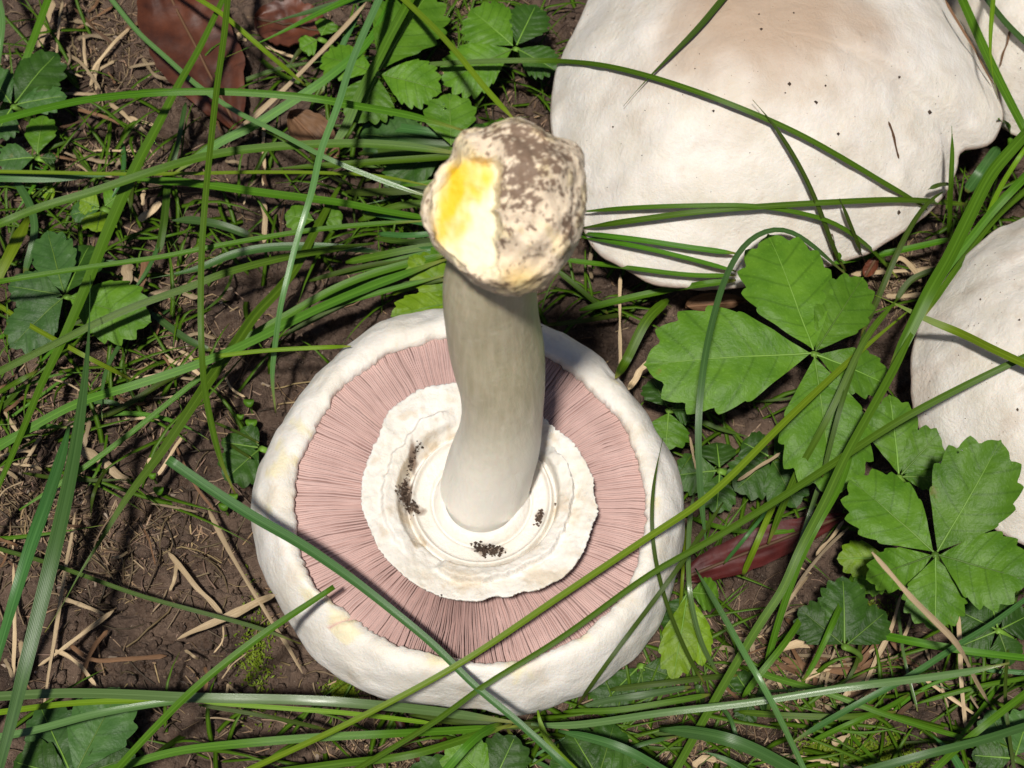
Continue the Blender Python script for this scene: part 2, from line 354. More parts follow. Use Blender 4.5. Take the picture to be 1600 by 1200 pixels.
# ---- the upside-down mushroom
def main_mushroom():
    N = 300
    CP = (733, 782)
    co, q, ro = outline([(690,493),(640,500),(600,513),(560,538),(525,568),(490,602),(460,642),(437,680),(418,715),(402,755),(394,800),(397,845),(407,885),(428,930),(452,972),(478,1012),(512,1042),(545,1064),(585,1084),(630,1096),(690,1104),(740,1108),(800,1116),(850,1106),(900,1090),(950,1066),(990,1030),(1025,985),(1048,930),(1064,870),(1070,800),(1062,755),(1048,712),(1025,675),(1000,640),(965,600),(930,566),(890,538),(840,515),(770,498)], 14, CP, N)
    ci, q, ri = outline([(700,521),(650,532),(600,549),(560,575),(528,604),(505,635),(488,665),(470,705),(458,745),(455,785),(459,830),(466,868),(485,908),(515,938),(545,962),(580,988),(625,1012),(690,1030),(760,1037),(830,1031),(900,1001),(945,967),(978,925),(998,880),(1010,825),(1012,780),(1006,735),(988,685),(960,640),(925,603),(890,573),(845,545),(800,528),(750,521)], 26, CP, N)
    root = empty('upturned_mushroom', (co.x, co.y, gz(co)), 'mushroom lying upside down showing pink gills, a white ring and a yellow-stained stem base', 'mushroom')
    V, C, F = [], [], []
    # the cap: from its crown on the soil, up the side, over the rolled rim, down to the gill bed
    prof = [(0.05,-1.5),(0.30,-1.2),(0.55,-.2),(0.75,2.0),(0.88,5.0),(0.95,8.2),(0.985,11.2),(1.0,14.0)]
    rows = [('o', s, z) for s, z in resample(prof, 22)]
    lip = [(1.0,14.0),(0.93,17.8),(0.78,21.5),(0.58,24.4),(0.36,26.3),(0.16,27.0),(0.03,26.8),(-0.05,25.9),(-0.05,24.6),(0.02,23.0)]
    rows += [('l', t, z) for t, z in resample(lip, 34)[1:]]
    for kind, t, z in rows:
        for k in range(N):
            cs, sn = math.cos(q[k]), math.sin(q[k])
            po = Vector((co.x + ro[k]*cs, co.y + ro[k]*sn, 0)); pi = Vector((ci.x + ri[k]*cs, ci.y + ri[k]*sn, 0))
            if kind == 'o': p = Vector((co.x + ro[k]*cs*t, co.y + ro[k]*sn*t, 0))
            else: p = pi + (po - pi) * t
            rag = 0.0
            if kind == 'l' and t < 0.12:                       # ragged inner edge of the rim
                rag = (0.0005 * fb((cs*4, sn*4, 2), 1.6, 5) + 0.0004 * fb((cs*60, sn*60, 2), 1.0, 2)) * (1 - max(0, t) / 0.12)
            rr = Vector((cs, sn, 0))
            p += rr * (rag + 0.0007 * fb((p.x, p.y, z*MM), 60, 3) * (1 if kind == 'o' else sm(0.0, 0.5, t)))
            zz = z*MM + 0.0011 * fb((p.x, p.y, z*MM + 3), 55, 3) * (0 if z < 0 else 1) + 0.0003 * fb((p.x, p.y, 1), 320, 3)
            # one radial split in the rim, as at the lower left
            ang = math.atan2(sn, cs); dsp = abs(ang - SPLIT); 
            if kind == 'l' and t < 0.62 and z > 22: zz -= 0.0022 * math.exp(-(dsp / 0.016) ** 2) * (1 - t / 0.62)
            V.append(Vector((p.x, p.y, zz)))
            a = 0.0; col = (0.60, 0.50, 0.36)
            f = fb((p.x, p.y, 7), 110, 4); a = 0.38 * sm(0.25, 0.7, f)
            if kind == 'l' and abs(t - 0.25) < 0.3:
                g = fb((p.x, p.y, 21), 75, 4); yel = sm(0.35, 0.6, g)
                if yel > a: a = 0.42 * yel; col = (0.74, 0.63, 0.26)
                if dsp < 0.014 and t < 0.6: col = (0.50, 0.27, 0.23); a = 0.75
            C.append((*col, a))
    F = grid_faces(len(rows), N, True)
    V.append(Vector((co.x, co.y, -0.0016))); C.append(C[0]); F += [(len(V)-1, (k+1) % N, k) for k in range(N)]
    mesh_obj('cap', V, F, M_CAPW, root, True, C); solid(V, F)
    # gill bed and the gills, each a thin wavy plate
    V = [Vector((ci.x + ri[k]*math.cos(q[k])*s, ci.y + ri[k]*math.sin(q[k])*s, z)) for s, z in ((1.03, .0226), (0.6, .0222), (0.15, .0205)) for k in range(N)]
    mesh_obj('gill_bed', V, grid_faces(3, N, True), M_GILL, root, True)
    V, F = [], []; G = 520; S = 12
    for g in range(G):
        a0 = -math.pi + 2*math.pi*(g + 0.25*random.uniform(-1, 1)) / G
        r0 = 0.0085 if g % 2 == 0 else random.uniform(0.011, 0.019)
        R = np.interp(a0, q, ri, period=2*math.pi) * 1.015
        lo = random.uniform(-0.00022, 0.00022); ph = random.uniform(-0.006, 0.006); off = len(V)
        for i in range(S + 1):
            t = i / S; rr = r0 + (R - r0) * t
            aa = a0 + 0.010 * fb((math.cos(a0)*2, math.sin(a0)*2, rr*60), 2.2, 3) + ph * math.sin(t*5) * 0.4 / max(1, rr/0.012)
            d = Vector((math.cos(aa), math.sin(aa), 0)); nrm = Vector((-d.y, d.x, 0))
            c = Vector((ci.x, ci.y, 0)) + d * rr
            zt = 0.0246 + lo + 0.0008 * math.sin(t * math.pi) - 0.0012 * (1-t)**2 + 0.0004 * fb((c.x, c.y, 0), 90, 2)
            da = (a0 + 1.72 + math.pi) % (2*math.pi) - math.pi; th = 0.000145 * (0.55 + 0.75 * rr / 0.034) * (1.22 - 0.50 * math.exp(-(da / 0.36) ** 2))
            if i == 0: zt -= 0.003
            V += [c + nrm*th*1.15 + Vector((0,0,0.0200)), c + nrm*th + Vector((0,0,zt - 0.00022)), c + Vector((0,0,zt)), c - nrm*th + Vector((0,0,zt - 0.00022)), c - nrm*th*1.15 + Vector((0,0,0.0200))]
        F += grid_faces(S + 1, 5, False, off)
    gl = mesh_obj('gills', V, F, M_GILL, root, False); gl['kind'] = 'stuff'
    # ring
    RC = (752, 768)
    rpx = [(745,594),(700,599),(668,604),(645,613),(622,628),(604,648),(592,680),(577,712),(567,742),(564,775),(568,800),(579,828),(588,850),(604,872),(625,893),(650,912),(690,931),(720,936),(748,939),(770,930),(795,931),(812,924),(840,921),(858,912),(880,900),(902,878),(916,850),(926,820),(934,795),(928,770),(927,745),(915,720),(897,690),(862,662),(830,630),(790,603)]
    cr, q2, rr = outline(rpx, 35, RC, 360)
    px = pxsize(cr); V, C = [], []; NR = 70
    SMEAR = [(at(x_, y_, 31), 0, a_*px, b_*px) for x_, y_, a_, b_ in ((635,770,12,24),(650,796,14,10),(645,722,7,30),(762,858,26,9),(843,808,7,13))]
    for i in range(NR):
        t = i / (NR - 1)
        for k in range(360):
            ang = q2[k]; Rm = rr[k] + (0.00035 * fb((math.cos(ang)*30, math.sin(ang)*30, 5), 1.6, 3)) * t
            r0 = 0.0068; r = r0 + (Rm - r0) * t; rp = r / px
            z = 30.6 + 4.2 * sm(80, 185, rp)
            z += 1.3 * (1 - sm(62, 80, rp))                                 # flare into the stem
            z -= 0.8 * math.exp(-((rp - 78) / 2.6) ** 2) + 0.30 * math.exp(-((rp - 84) / 2.0) ** 2) * 0
            z += 1.0 * math.exp(-((rp - 109) / 3.4) ** 2) - 1.3 * math.exp(-((rp - 117) / 3.5) ** 2)
            deg = math.degrees(ang) % 360
            wob = 6 * fb((math.cos(ang)*3, math.sin(ang)*3, 8), 1.5, 3)
            if deg > 238 or deg < 40:                                       # the torn second layer on the right
                w_ = sm(238, 246, deg) if deg > 200 else 1 - sm(25, 40, deg)
                z += w_ * 2.6 * sm(119, 123, rp) * (1 - sm(140 + wob, 143 + wob, rp))
            if 105 < deg < 222:                                             # and the flap on the left
                w_ = sm(105, 118, deg) * (1 - sm(214, 222, deg))
                z += w_ * 1.5 * sm(128, 134, rp) * (1 - sm(150 + wob, 158 + wob, rp)); z -= w_ * 1.1 * math.exp(-((rp - 122) / 7) ** 2)
            p = Vector((cr.x + r*math.cos(ang), cr.y + r*math.sin(ang), 0))
            z += 0.45 * fb((p.x, p.y, 2), 120, 3) * sm(90, 130, rp) + 0.28 * fb((p.x, p.y, 3), 420, 3) * sm(100, 130, rp)
            p.z = z * MM; V.append(p)
            f = fb((p.x, p.y, 31), 150, 4); a = 0.6 * sm(0.1, 0.7, f) * sm(100, 130, rp); col = (0.56, 0.46, 0.33)
            if 105 < deg < 222 and 112 < rp < 134: a = max(a, 0.8 * sm(-0.2, 0.4, fb((p.x, p.y, 77), 200, 3)))
            if deg > 238 and 115 < rp < 126: a = max(a, 0.8 * sm(-0.2, 0.4, fb((p.x, p.y, 78), 260, 3)))
            for (sx_, sy_, rx_, ry_) in SMEAR:
                d_s = math.hypot((p.x - sx_.x) / rx_, (p.y - sx_.y) / ry_); k_s = (1 - sm(0.5, 1.15, d_s + 0.5 * fb((p.x, p.y, 55), 380, 3)))
                if k_s > a: a = 0.9 * k_s; col = (0.20, 0.13, 0.085)
            C.append((*col, a))
    F = grid_faces(NR, 360, True); n0 = len(V)
    for t, dz in ((0.997, -0.7), (0.9, -1.1), (0.45, -1.6)):               # its underside
        for k in range(360):
            r = 0.0068 + (rr[k] - 0.0068) * t
            V.append(Vector((cr.x + r*math.cos(q2[k]), cr.y + r*math.sin(q2[k]), V[int(t*(NR-1))*360 + k].z + dz*MM))); C.append((0.6, 0.5, 0.4, 0.3))
    F += [(n0 - 360 + k, n0 - 360 + (k+1) % 360, n0 + (k+1) % 360, n0 + k) for k in range(360)] + grid_faces(3, 360, True, n0)
    mesh_obj('ring', V, F, M_CAPW, root, True, C); solid(V, F)
    ringbvh = BVHTree.FromPolygons(V, F)
    # stem: photo centre line and width, rising from the gills to the bulb
    prof = [(753,800,124),(753,786,131),(757,762,137),(769,722,137),(781,682,131),(785,642,129),(784,602,135),(777,552,146),(769,502,148),(765,452,148),(772,415,146),(780,380,140)]
    zs = np.interp([p[1] for p in prof], [380, 800], [102, 24])
    V, C = [], []; NS = 64; sp = resample([(p[0], p[1], p[2], z) for p, z in zip(prof, zs)], 60)
    pts = [at(a, b, z) for a, b, w_, z in sp]
    for i, (a, b, w_, z) in enumerate(sp):
        tg = (pts[min(i+1, 59)] - pts[max(i-1, 0)]).normalized()
        s1 = tg.cross(Vector((0, -1, 0.3))).normalized(); s2 = tg.cross(s1).normalized()
        R = w_ / 2 * pxsize(pts[i])
        if i < 6: R *= 1 + 0.10 * (1 - i / 6) ** 2
        for k in range(NS):
            an = 2*math.pi*k/NS; d = s1*math.cos(an) + s2*math.sin(an)
            p = pts[i] + d * R * (1 + 0.02 * fb((d.x*1.5, d.y*1.5, i*0.05), 1.5, 3) + 0.006 * fb((d.x*9, d.y*9, i*0.08), 2, 2)); V.append(p)
            wht = 1 - sm(0.10, 0.60, i / 59); C.append((0.80, 0.76, 0.69, 0.85 * wht))
    mesh_obj('stem', V, grid_faces(60, NS, True), M_STEM, root, True, C)
    # bulb at the stem's foot, lumpy, one side cut flat and stained yellow
    bp = [(657,335),(662,305),(684,268),(706,245),(712,218),(730,203),(758,202),(790,190),(815,188),(845,200),(865,214),(895,225),(910,245),(914,275),(915,310),(912,345),(902,382),(880,418),(858,440),(835,455),(796,464),(765,452),(735,440),(706,412),(682,388),(668,362)]
    bc = at(788, 328, 110); f = (bc - CAMPOS).normalized(); ax = (f.cross(Vector((0,0,1)))).normalized(); ay = ax.cross(f).normalized()
    pz = pxsize(bc); P = resample(bp, 140, True)
    Rb = [(math.atan2(328 - y, x - 788), math.hypot(x - 788, y - 328) * pz) for x, y in P]; Rb.sort()
    aa = np.array([v[0] for v in Rb]); ra = np.array([v[1] for v in Rb]); V, C = [], []; NL, NA = 150, 230
    cutpoly = [(722,224),(758,230),(790,248),(786,280),(776,330),(777,380),(783,432),(758,438),(730,420),(692,402),(670,372),(670,330),(686,288),(708,250)]
    cc = np.mean(np.array(cutpoly), 0); cq = np.array([math.atan2(y-cc[1], x-cc[0]) for x, y in cutpoly]); crd = np.array([math.hypot(x-cc[0], y-cc[1]) for x, y in cutpoly]); so = np.argsort(cq); cq, crd = cq[so], crd[so]
    for i in range(NL + 1):
        th = math.pi * i / NL                                 # 0 faces up the axis, pi down the stem
        for k in range(NA):
            an = -math.pi + 2*math.pi*k/NA; R = np.interp(an, aa, ra, period=2*math.pi)
            rho = math.sin(th) * R; u, v = rho*math.cos(an), rho*math.sin(an); c = math.cos(th) * (0.0110 if th < math.pi/2 else 0.0140)
            x, y = 788 + u/pz, 328 - v/pz
            inside = 0.0
            if th < math.pi/2:
                e = math.hypot(x-cc[0], y-cc[1]) / np.interp(math.atan2(y-cc[1], x-cc[0]), cq, crd, period=2*math.pi); e += 0.16 * fb((u, v, 40), 210, 4); inside = 1 - sm(0.74, 1.02, e)
            lump = fb((u + 3, v, c), 120, 2) * 0.0028 + fb((u, v + 9, c), 380, 2) * 0.0005
            edge = sm(0.0, 0.5, abs(math.cos(th))); R *= 1 + 0.035 * fb((math.cos(an)*2, math.sin(an)*2, th*2), 1.6, 3); u, v = math.sin(th)*R*math.cos(an), math.sin(th)*R*math.sin(an)
            c2 = c + lump * edge
            flat = 0.0062 + 0.16 * u - 0.05 * v + 0.00025 * fb((u, v, 3), 300, 3)
            c2 = c2 * (1 - inside) + min(c2, flat) * inside
            V.append(bc + ax*u + ay*v - f*c2)
            # colours that belong to the bulb: cream skin, soil sticking to it, chrome-yellow bruise on the cut
            dn = fb((u, v, c2 + 5), 230, 3) * 0.7 + 0.9 * fb((u, v, c2), 1000, 4)
            dirt = sm(0.05, 0.42, dn - 0.10 + 0.85 * math.exp(-(((x-835)/55)**2 + ((y-250)/45)**2)) - 0.25 * sm(380, 430, y))
            if inside > 0.4: dirt = 0
            base = np.array([0.80, 0.66, 0.49]); base = base + (np.array([0.74, 0.50, 0.14]) - base) * 0.75 * math.exp(-(((x-812)/38)**2 + ((y-435)/24)**2))
            base = base + (np.array([0.72, 0.58, 0.30]) - base) * 0.5 * sm(0.1, 0.5, fb((u, v, c + 11), 210, 3))
            base = base + (np.array([0.15, 0.088, 0.056]) - base) * (dirt * 0.88)
            if inside > 0:
                yl = sm(-0.35, 0.85, 0.05 + 0.7 * fb((u*1.6, v*0.8, 6), 170, 3) + 0.75 * math.exp(-(((x-732)/50)**2 + ((y-280)/50)**2)) + 0.75 * math.exp(-(((x-708)/36)**2 + ((y-345)/40)**2)) + 0.9 * math.exp(-(((x-684)/20)**2 + ((y-375)/34)**2)) - 0.95 * sm(712, 762, x + (y-330)*0.05) * sm(285, 350, y) - 0.25)
                cut = np.array([0.88, 0.80, 0.56]) * (1-yl) + np.array([0.87, 0.53, 0.02]) * yl
                base = base * (1 - inside) + cut * inside
            C.append((*base, 1.0))
    mesh_obj('bulb', V, [f_[::-1] for f_ in grid_faces(NL + 1, NA, True)], M_CAPW, root, True, C)
    # soil caught in the ring
    V, F = [], []
    def lump(p, s):
        o = len(V); 
        for d in ((1,0,0),(-1,0,0),(0,1,0),(0,-1,0),(0,0,1),(0,0,-1)): V.append(p + Vector(d) * s * random.uniform(0.6, 1.3))
        for a in ((0,2,4),(2,1,4),(1,3,4),(3,0,4),(2,0,5),(1,2,5),(3,1,5),(0,3,5)): F.append(tuple(o + i for i in a))
    for path, n, spr, sz in (([(655,690),(640,730),(632,765),(640,795)], 90, 3, .00022), ([(628,755),(634,780),(650,800)], 130, 5, .00030), ([(742,853),(762,862),(784,860)], 130, 4, .00030), ([(846,800),(840,818)], 40, 3.5, .0003), ([(784,811),(790,815)], 5, 1.5, .0003), ([(690,930),(686,914)], 1, 0, .0003), ([(868,787)], 2, 1, .0003)):
        for _ in range(n):
            i = random.uniform(0, len(path) - 1.001); j = int(i); a = path[j]; b = path[min(j+1, len(path)-1)]; t = i - j
            d = ray(a[0]+(b[0]-a[0])*t + random.gauss(0, spr), a[1]+(b[1]-a[1])*t + random.gauss(0, spr))
            hit = ringbvh.ray_cast(CAMPOS, d)[0]
            if hit: lump(hit, sz * random.uniform(0.5, 1.5))
    o = mesh_obj('soil_crumbs', V, F, M_SOIL, root, True); o['kind'] = 'stuff'
    return root
SPLIT = math.atan2(at(540,970,26).y - at(733,782,26).y, at(540,970,26).x - at(733,782,26).x)
MAIN = main_mushroom()
BVH = BVHTree.FromPolygons(BV, BF)
def clear(px, py, z, gap):
    """the point over the pixel at height z, lifted along the sight line where a mushroom stands higher"""
    p = at(px, py, z); d = ray(px, py); hit = BVH.ray_cast(CAMPOS, d)[0]
    if hit is not None:
        dn = d.normalized(); th = (hit - CAMPOS).dot(dn) - gap*MM; tp = (p - CAMPOS).dot(dn)
        if tp > th: p = CAMPOS + dn * th
    return p

# ------------------------------------------------------------------ strips: grass blades, straws
def strip(name, pts, widths, mat, thick=0.00022, fold=0.28, roll=0.0, nseg=None):
    n = len(pts); V, UV = [], []
    A = np.array([tuple(p) for p in pts])
    for it in range(2): A[1:-1] = A[1:-1] * 0.5 + (A[:-2] + A[2:]) * 0.25
    for i in range(n):
        p = Vector(A[i]); tg = Vector(A[min(i+1, n-1)] - A[max(i-1, 0)])
        if tg.length < 1e-9: tg = Vector((1, 0, 0))
        tg.normalize(); up = Vector((0, -0.25, 1)).normalized()
        sd_ = tg.cross(up)
        if sd_.length < 0.15: sd_ = tg.cross(RIGHT)
        sd_.normalize(); nr = sd_.cross(tg).normalized()
        if nr.z < 0: nr = -nr; sd_ = -sd_
        a = roll * (0.6 + 0.8 * i / n); sd2 = sd_*math.cos(a) + nr*math.sin(a); nr2 = nr*math.cos(a) - sd_*math.sin(a)
        hw = max(widths[i] / 2, 0.00006); th = min(thick, hw)
        for u, h in ((-1, fold), (-0.5, fold*0.35), (0, 0), (0.5, fold*0.35), (1, fold)):
            V.append(p + sd2*(u*hw) + nr2*(h*hw)); UV.append((u/2 + 0.5, i / (n-1)))
        for u, h, k in ((1, fold, 0), (0.5, fold*0.35, 0.8), (0, 0, 1), (-0.5, fold*0.35, 0.8), (-1, fold, 0)):
            V.append(p + sd2*(u*hw) + nr2*(h*hw - th*k)); UV.append((u/2 + 0.5, i / (n-1)))
    F = []
    for i in range(n - 1):
        for j in (0, 1, 2, 3, 5, 6, 7, 8):
            a = i * 10 + j; F.append((a, a + 1, a + 11, a + 10))
    F += [tuple(range(9, -1, -1)), tuple(range((n-1)*10, n*10))]
    return mesh_obj(name, V, F, mat, None, True, None, UV)

def off(p): return p[0] <= 8 or p[0] >= 1592 or p[1] <= 8 or p[1] >= 1192
def blade_path(pts, zs, w, taper, gap, ground_ends=True):
    """photo polyline + heights (mm) -> 3D points and widths; ends that leave the frame come down to the soil outside it"""
    pts = [tuple(map(float, p)) for p in pts]; m = len(pts)
    L = np.concatenate([[0], np.cumsum([math.dist(pts[i], pts[i+1]) for i in range(m-1)])]); L /= L[-1]
    zz = list(np.interp(L, np.linspace(0, 1, len(zs)), zs)); ww = [w]*m if not isinstance(w, (list, tuple)) else list(np.interp(L, np.linspace(0, 1, len(w)), w))
    P = [(x, y, z, v) for (x, y), z, v in zip(pts, zz, ww)]
    def ext(a, b):
        d = np.array(a[:2]) - np.array(b[:2]); d /= np.linalg.norm(d)
        return [(a[0]+d[0]*70, a[1]+d[1]*70, a[2]*0.72, a[3]), (a[0]+d[0]*150, a[1]+d[1]*150, a[2]*0.3, a[3]), (a[0]+d[0]*220, a[1]+d[1]*220, -2.5, a[3]*0.9)]
    if ground_ends and off(pts[0]) and 's' not in taper: P = ext(P[0], P[1])[::-1] + P
    if ground_ends and off(pts[-1]) and 'e' not in taper: P = P + ext(P[-1], P[-2])
    n = max(16, min(64, int(sum(math.dist(P[i][:2], P[i+1][:2]) for i in range(len(P)-1)) / 14)))
    R = resample(P, n); out, wd = [], []
    for i, (x, y, z, v) in enumerate(R):
        p = clear(x, y, z, gap) if gap is not None else at(x, y, z)
        out.append(p); t = i / (n-1); f = 1.0
        if 'e' in taper: f *= 1 - sm(0.62, 1.0, t) ** 1.3 * 0.95
        if 's' in taper: f *= 1 - sm(0.70, 1.0, 1-t) ** 1.5 * 0.95
        if ground_ends and 'c' not in taper: f *= (1 - 0.7 * sm(0.90, 1, t)) * (1 - 0.7 * sm(0.90, 1, 1-t))
        wd.append(v * pxsize(p) * f)
    return out, wd
BL = []
def B(mat, w, taper, zs, pts, label, group=None, gap=2.5, roll=None, fold=None):
    pts = [(pts[i], pts[i+1]) for i in range(0, len(pts), 2)]
    P, W = blade_path(pts, zs, w, taper, gap)
    o = strip('grass_blade', P, [x * 0.95 for x in W], GM[mat], roll=random.uniform(-0.35, 0.35) if roll is None else roll, fold=random.uniform(0.06, 0.28) if fold is None else fold)
    if group:
        mw = max(w) if isinstance(w, list) else w
        wd = ('broad ' if mw >= 14 else 'narrow ' if mw < 9 else '') + {'g': 'green ', 'y': 'yellow-green ', 'b': 'bluish-green ', 'p': 'pale shiny ', 'd': 'dark olive '}[mat]
        label = wd + label
    tag(o, label, 'grass blade', group); BL.append(o); return o
FAN = ('grass blade in the sheaf that passes behind the yellow-stained stem base', 'sheaf of grass behind the stem base')
SOILG = ('grass blade stretched over bare soil and dry litter', 'grass blades over the bare soil')
CAPG = ('thin grass blade lying across the lower rim of the large brown-centred cap', 'thin blades over the large cap rim')
LEAFG = ('grass blade slanting down over the big four-part toothed leaf', 'blades over the big toothed leaf')
THICK = ('tangled grass blade between the plain white cap and the large notched cap', 'tangle between the two caps')
LOWG = ('grass blade in the tangle below the upturned mushroom cap', 'tangle below the upturned cap')
LITG = ('grass blade over the heap of dry straw below the toothed leaves', 'blades over the straw heap')
TOPG = ('grass blade over toothed leaves near the long pale stalk', 'blades above the dead brown leaf')
g, y_, b_, p_, d_ = 'g', 'y', 'b', 'p', 'd'
# upper left
B(g, 12, '', (14, 30, 30, 18), [0,188,60,172,140,155,230,146,330,143,420,147,500,155,560,166,640,180,725,204], 'long bright blade arching over the dead red-brown leaf towards the stem base')
B(g, 14, '', (20, 20, 16, 12), [0,350,60,325,150,298,250,264,330,242,400,232,480,226,560,224,640,229,730,242], *FAN)
B(y_, 7, '', (10, 12, 14, 14), [0,268,100,270,200,272,300,271,400,269,500,270,590,275,680,292], 'narrow straight yellow-green blade pointing at the yellow cut on the stem base')
B(b_, [15,15,10], 'e', (8, 8, 6), [0,277,80,278,150,275,205,272], *SOILG)
B(g, 9, '', (24, 28, 24), [0,440,60,430,150,416,250,402,330,386,420,370,500,358,600,349,670,345], *FAN)
B(g, 11, '', (30, 36, 30, 6), [356,0,350,60,340,130,330,220,322,300,316,380,314,450,315,540,322,620,345,720,368,772], 'upright grass blade crossing the dead red-brown leaf and all the sheaf')
B(g, [10,14,22,20,14,10], '', (20, 18, 15, 12, 14), [348,0,310,80,280,130,245,200,215,255,195,300,165,370,142,430,115,495,90,550,65,600,45,650,20,710,0,755], 'broad blade running from the dead brown leaf down past the small toothed leaves')
B(p_, 8, '', (10, 18, 22, 20), [175,0,215,50,260,90,310,135,370,175,400,190,450,215,500,242,560,268,640,298,680,310], 'pale shiny blade running from the straw litter to the yellow-stained stem base')
B(p_, [13,12,10,9], '', (24, 36, 36, 26, 4), [592,0,565,60,545,110,530,160,515,200,500,240,490,290,475,340,460,390,448,440,438,480,430,540,425,590,431,645], 'shiny upright blade ending at the rim of the upturned cap')
B(b_, [6,18,25,24,16], 's', (18, 30, 34, 30, 20), [141,430,139,520,132,600,120,690,105,770,85,860,65,940,40,1040,20,1120,-4,1210], 'widest grass blade, upright beside the bare cracked soil', fold=0.2)
B(b_, [20,26,24,18], '', (6, 22, 26, 18), [108,665,95,720,72,790,50,850,25,930,4,1000], 'wide dark blade beside the widest grass blade', fold=0.2)
B(g, [10,15,18,15,10,7], 'e', (4, 10, 14, 14, 8), [545,265,520,310,490,365,465,415,430,460,400,490,370,535,330,590,300,635,250,710,200,775,160,840,125,895,95,950,70,988], 'flat light green blade slanting over the bare soil towards the litter', fold=0.2, roll=0.1)
B(g, 12, '', (8, 16, 16, 10), [585,380,520,389,445,402,350,427,300,447,220,475,150,505,90,535,40,560,0,580], *SOILG)
B(g, 14, '', (10, 18, 16, 12), [0,697,50,667,125,628,200,605,312,568,400,530,480,490,560,455,640,425,700,404], *FAN)
B(g, 9, '', (4, 8, 12, 12), [30,797,125,735,200,680,300,600,345,565,420,520,500,485,600,455,705,428], *FAN)
B(g, 14, '', (3, 9, 12), [360,548,375,535,450,492,525,450,600,422,705,396], *FAN)
B(d_, 9, '', (3, 8, 12), [440,526,470,510,525,482,600,450,705,436], *FAN)
B(y_, 7, '', (16, 20, 22), [300,562,360,554,400,549,440,546,500,543,548,541], 'short yellow-green blade touching the top rim of the upturned cap')
B(b_, [8,14,17,16,10], 's', (3, 6, 7, 6), [235,435,312,420,350,402,400,390,450,386,520,387,605,395], 'broad bluish blade lying flat on the soil below the sheaf')
B(g, [14,16,15,12], '', (5, 8, 9, 10), [205,281,300,286,400,300,480,310,540,318,600,330,690,345], *FAN)
B(g, [8,13,14], 's', (6, 10, 12), [418,264,520,258,600,252,720,244], *FAN)
B(g, 12, '', (4, 9, 10), [560,345,620,322,670,318,720,322], *FAN)
B(b_, 14, 's', (3, 6, 4), [262,345,300,344,345,352,395,370], *SOILG)
B(y_, 10, '', (18, 32, 34), [632,0,680,45,720,90,760,140,808,192], 'yellow-green blade coming down to the soil-covered top of the stem base')
B(y_, 9, '', (22, 22, 12), [312,0,345,20,380,50,420,85,478,134], 'bright yellow-green blade crossing the top of the dead red-brown leaf')
B(g, [12,8,5], 'e', (14, 14, 10), [545,0,500,20,455,43,420,60,354,89], *TOPG)
B(b_, [14,14,10], 'e', (12, 10, 8), [560,0,520,8,480,20,440,30,402,43], *TOPG)
B(g, [10,14,15,12], '', (14, 12, 8, 5), [612,0,580,60,545,95,500,130,470,150,430,175,395,198,350,218,310,245,270,272], *TOPG)
B(g, 15, '', (18, 16, 10), [640,0,612,50,590,95,560,150,540,200,510,240], *TOPG)
B(b_, 10, '', (10, 8, 4), [570,0,540,60,520,110,500,150], *TOPG)
B(g, [12,12,8], '', (12, 11, 6), [20,-2,75,0,60,40,45,80,25,130,0,175][2:], 'green blade leaning over the small toothed leaves by the straw litter')
B(p_, 12, '', (20, 20), [0,8,6,30,2,60], *SOILG)
B(y_, [8,8,7], '', (5, 10, 12, 3), [0,478,40,505,85,530,130,555,170,575,215,598], 'thin blade lying over the small toothed leaves, ending among dry litter')
B(b_, 13, '', (4, 7, 7, 3), [22,278,48,322,55,360,48,395,38,428], *SOILG)
B(y_, [22,20,16], '', (4, 9, 8), [46,338,22,385,0,428], *SOILG)
B(d_, 7, '', (6, 9, 9, 4), [0,858,67,877,133,900,217,930,300,953,400,980,470,1006], 'thin dark blade over the cracked soil, running to the upturned cap')
B(b_, 8, '', (2, 6, 4), [290,160,280,215,268,268], *SOILG)
B(d_, 12, '', (2, 6, 4), [262,285,257,340,248,395], *SOILG)
B(d_, 5, '', (3, 6, 8), [335,660,370,675,404,692], *SOILG, gap=None)
B(d_, 5, '', (3, 6, 8), [345,684,370,702,392,716], *SOILG, gap=None)
B(g, [7,9,9], '', (3, 8, 6), [0,612,30,595,60,578], *SOILG)
B(d_, 10, '', (2, 5, 3), [160,652,200,632,250,600,290,580], *SOILG)
B(b_, 12, 's', (2, 4, 3), [228,480,260,508,300,535,330,548], *SOILG)
B(g, 8, '', (2, 5, 5), [0,690,40,672,80,665,110,668], *SOILG)
# behind the stem
for pp, mm, ww in (([560,200,610,198,660,205,740,215], b_, 16), ([575,215,640,222,700,226,740,226], b_, 14), ([600,300,640,292,700,282], g, 12), ([590,365,640,368,700,362], b_, 10), ([585,372,640,378,705,372], d_, 9),
                   ([540,410,600,398,650,388,710,382], g, 12), ([520,430,600,412,650,400,710,392], g, 10), ([610,460,650,448,705,438], y_, 9), ([600,285,660,310,700,330], d_, 8),
                   ([480,440,560,418,640,405,715,398], d_, 9), ([500,470,590,432,650,418,712,410], g, 8), ([560,240,620,236,680,236,735,232], d_, 12), ([540,300,600,300,660,296,715,290], d_, 13), ([565,330,620,340,680,352,715,356], b_, 12), ([600,395,650,392,712,386], b_, 12)):
    B(mm, ww, '', (4, 9, 9), pp, *FAN)
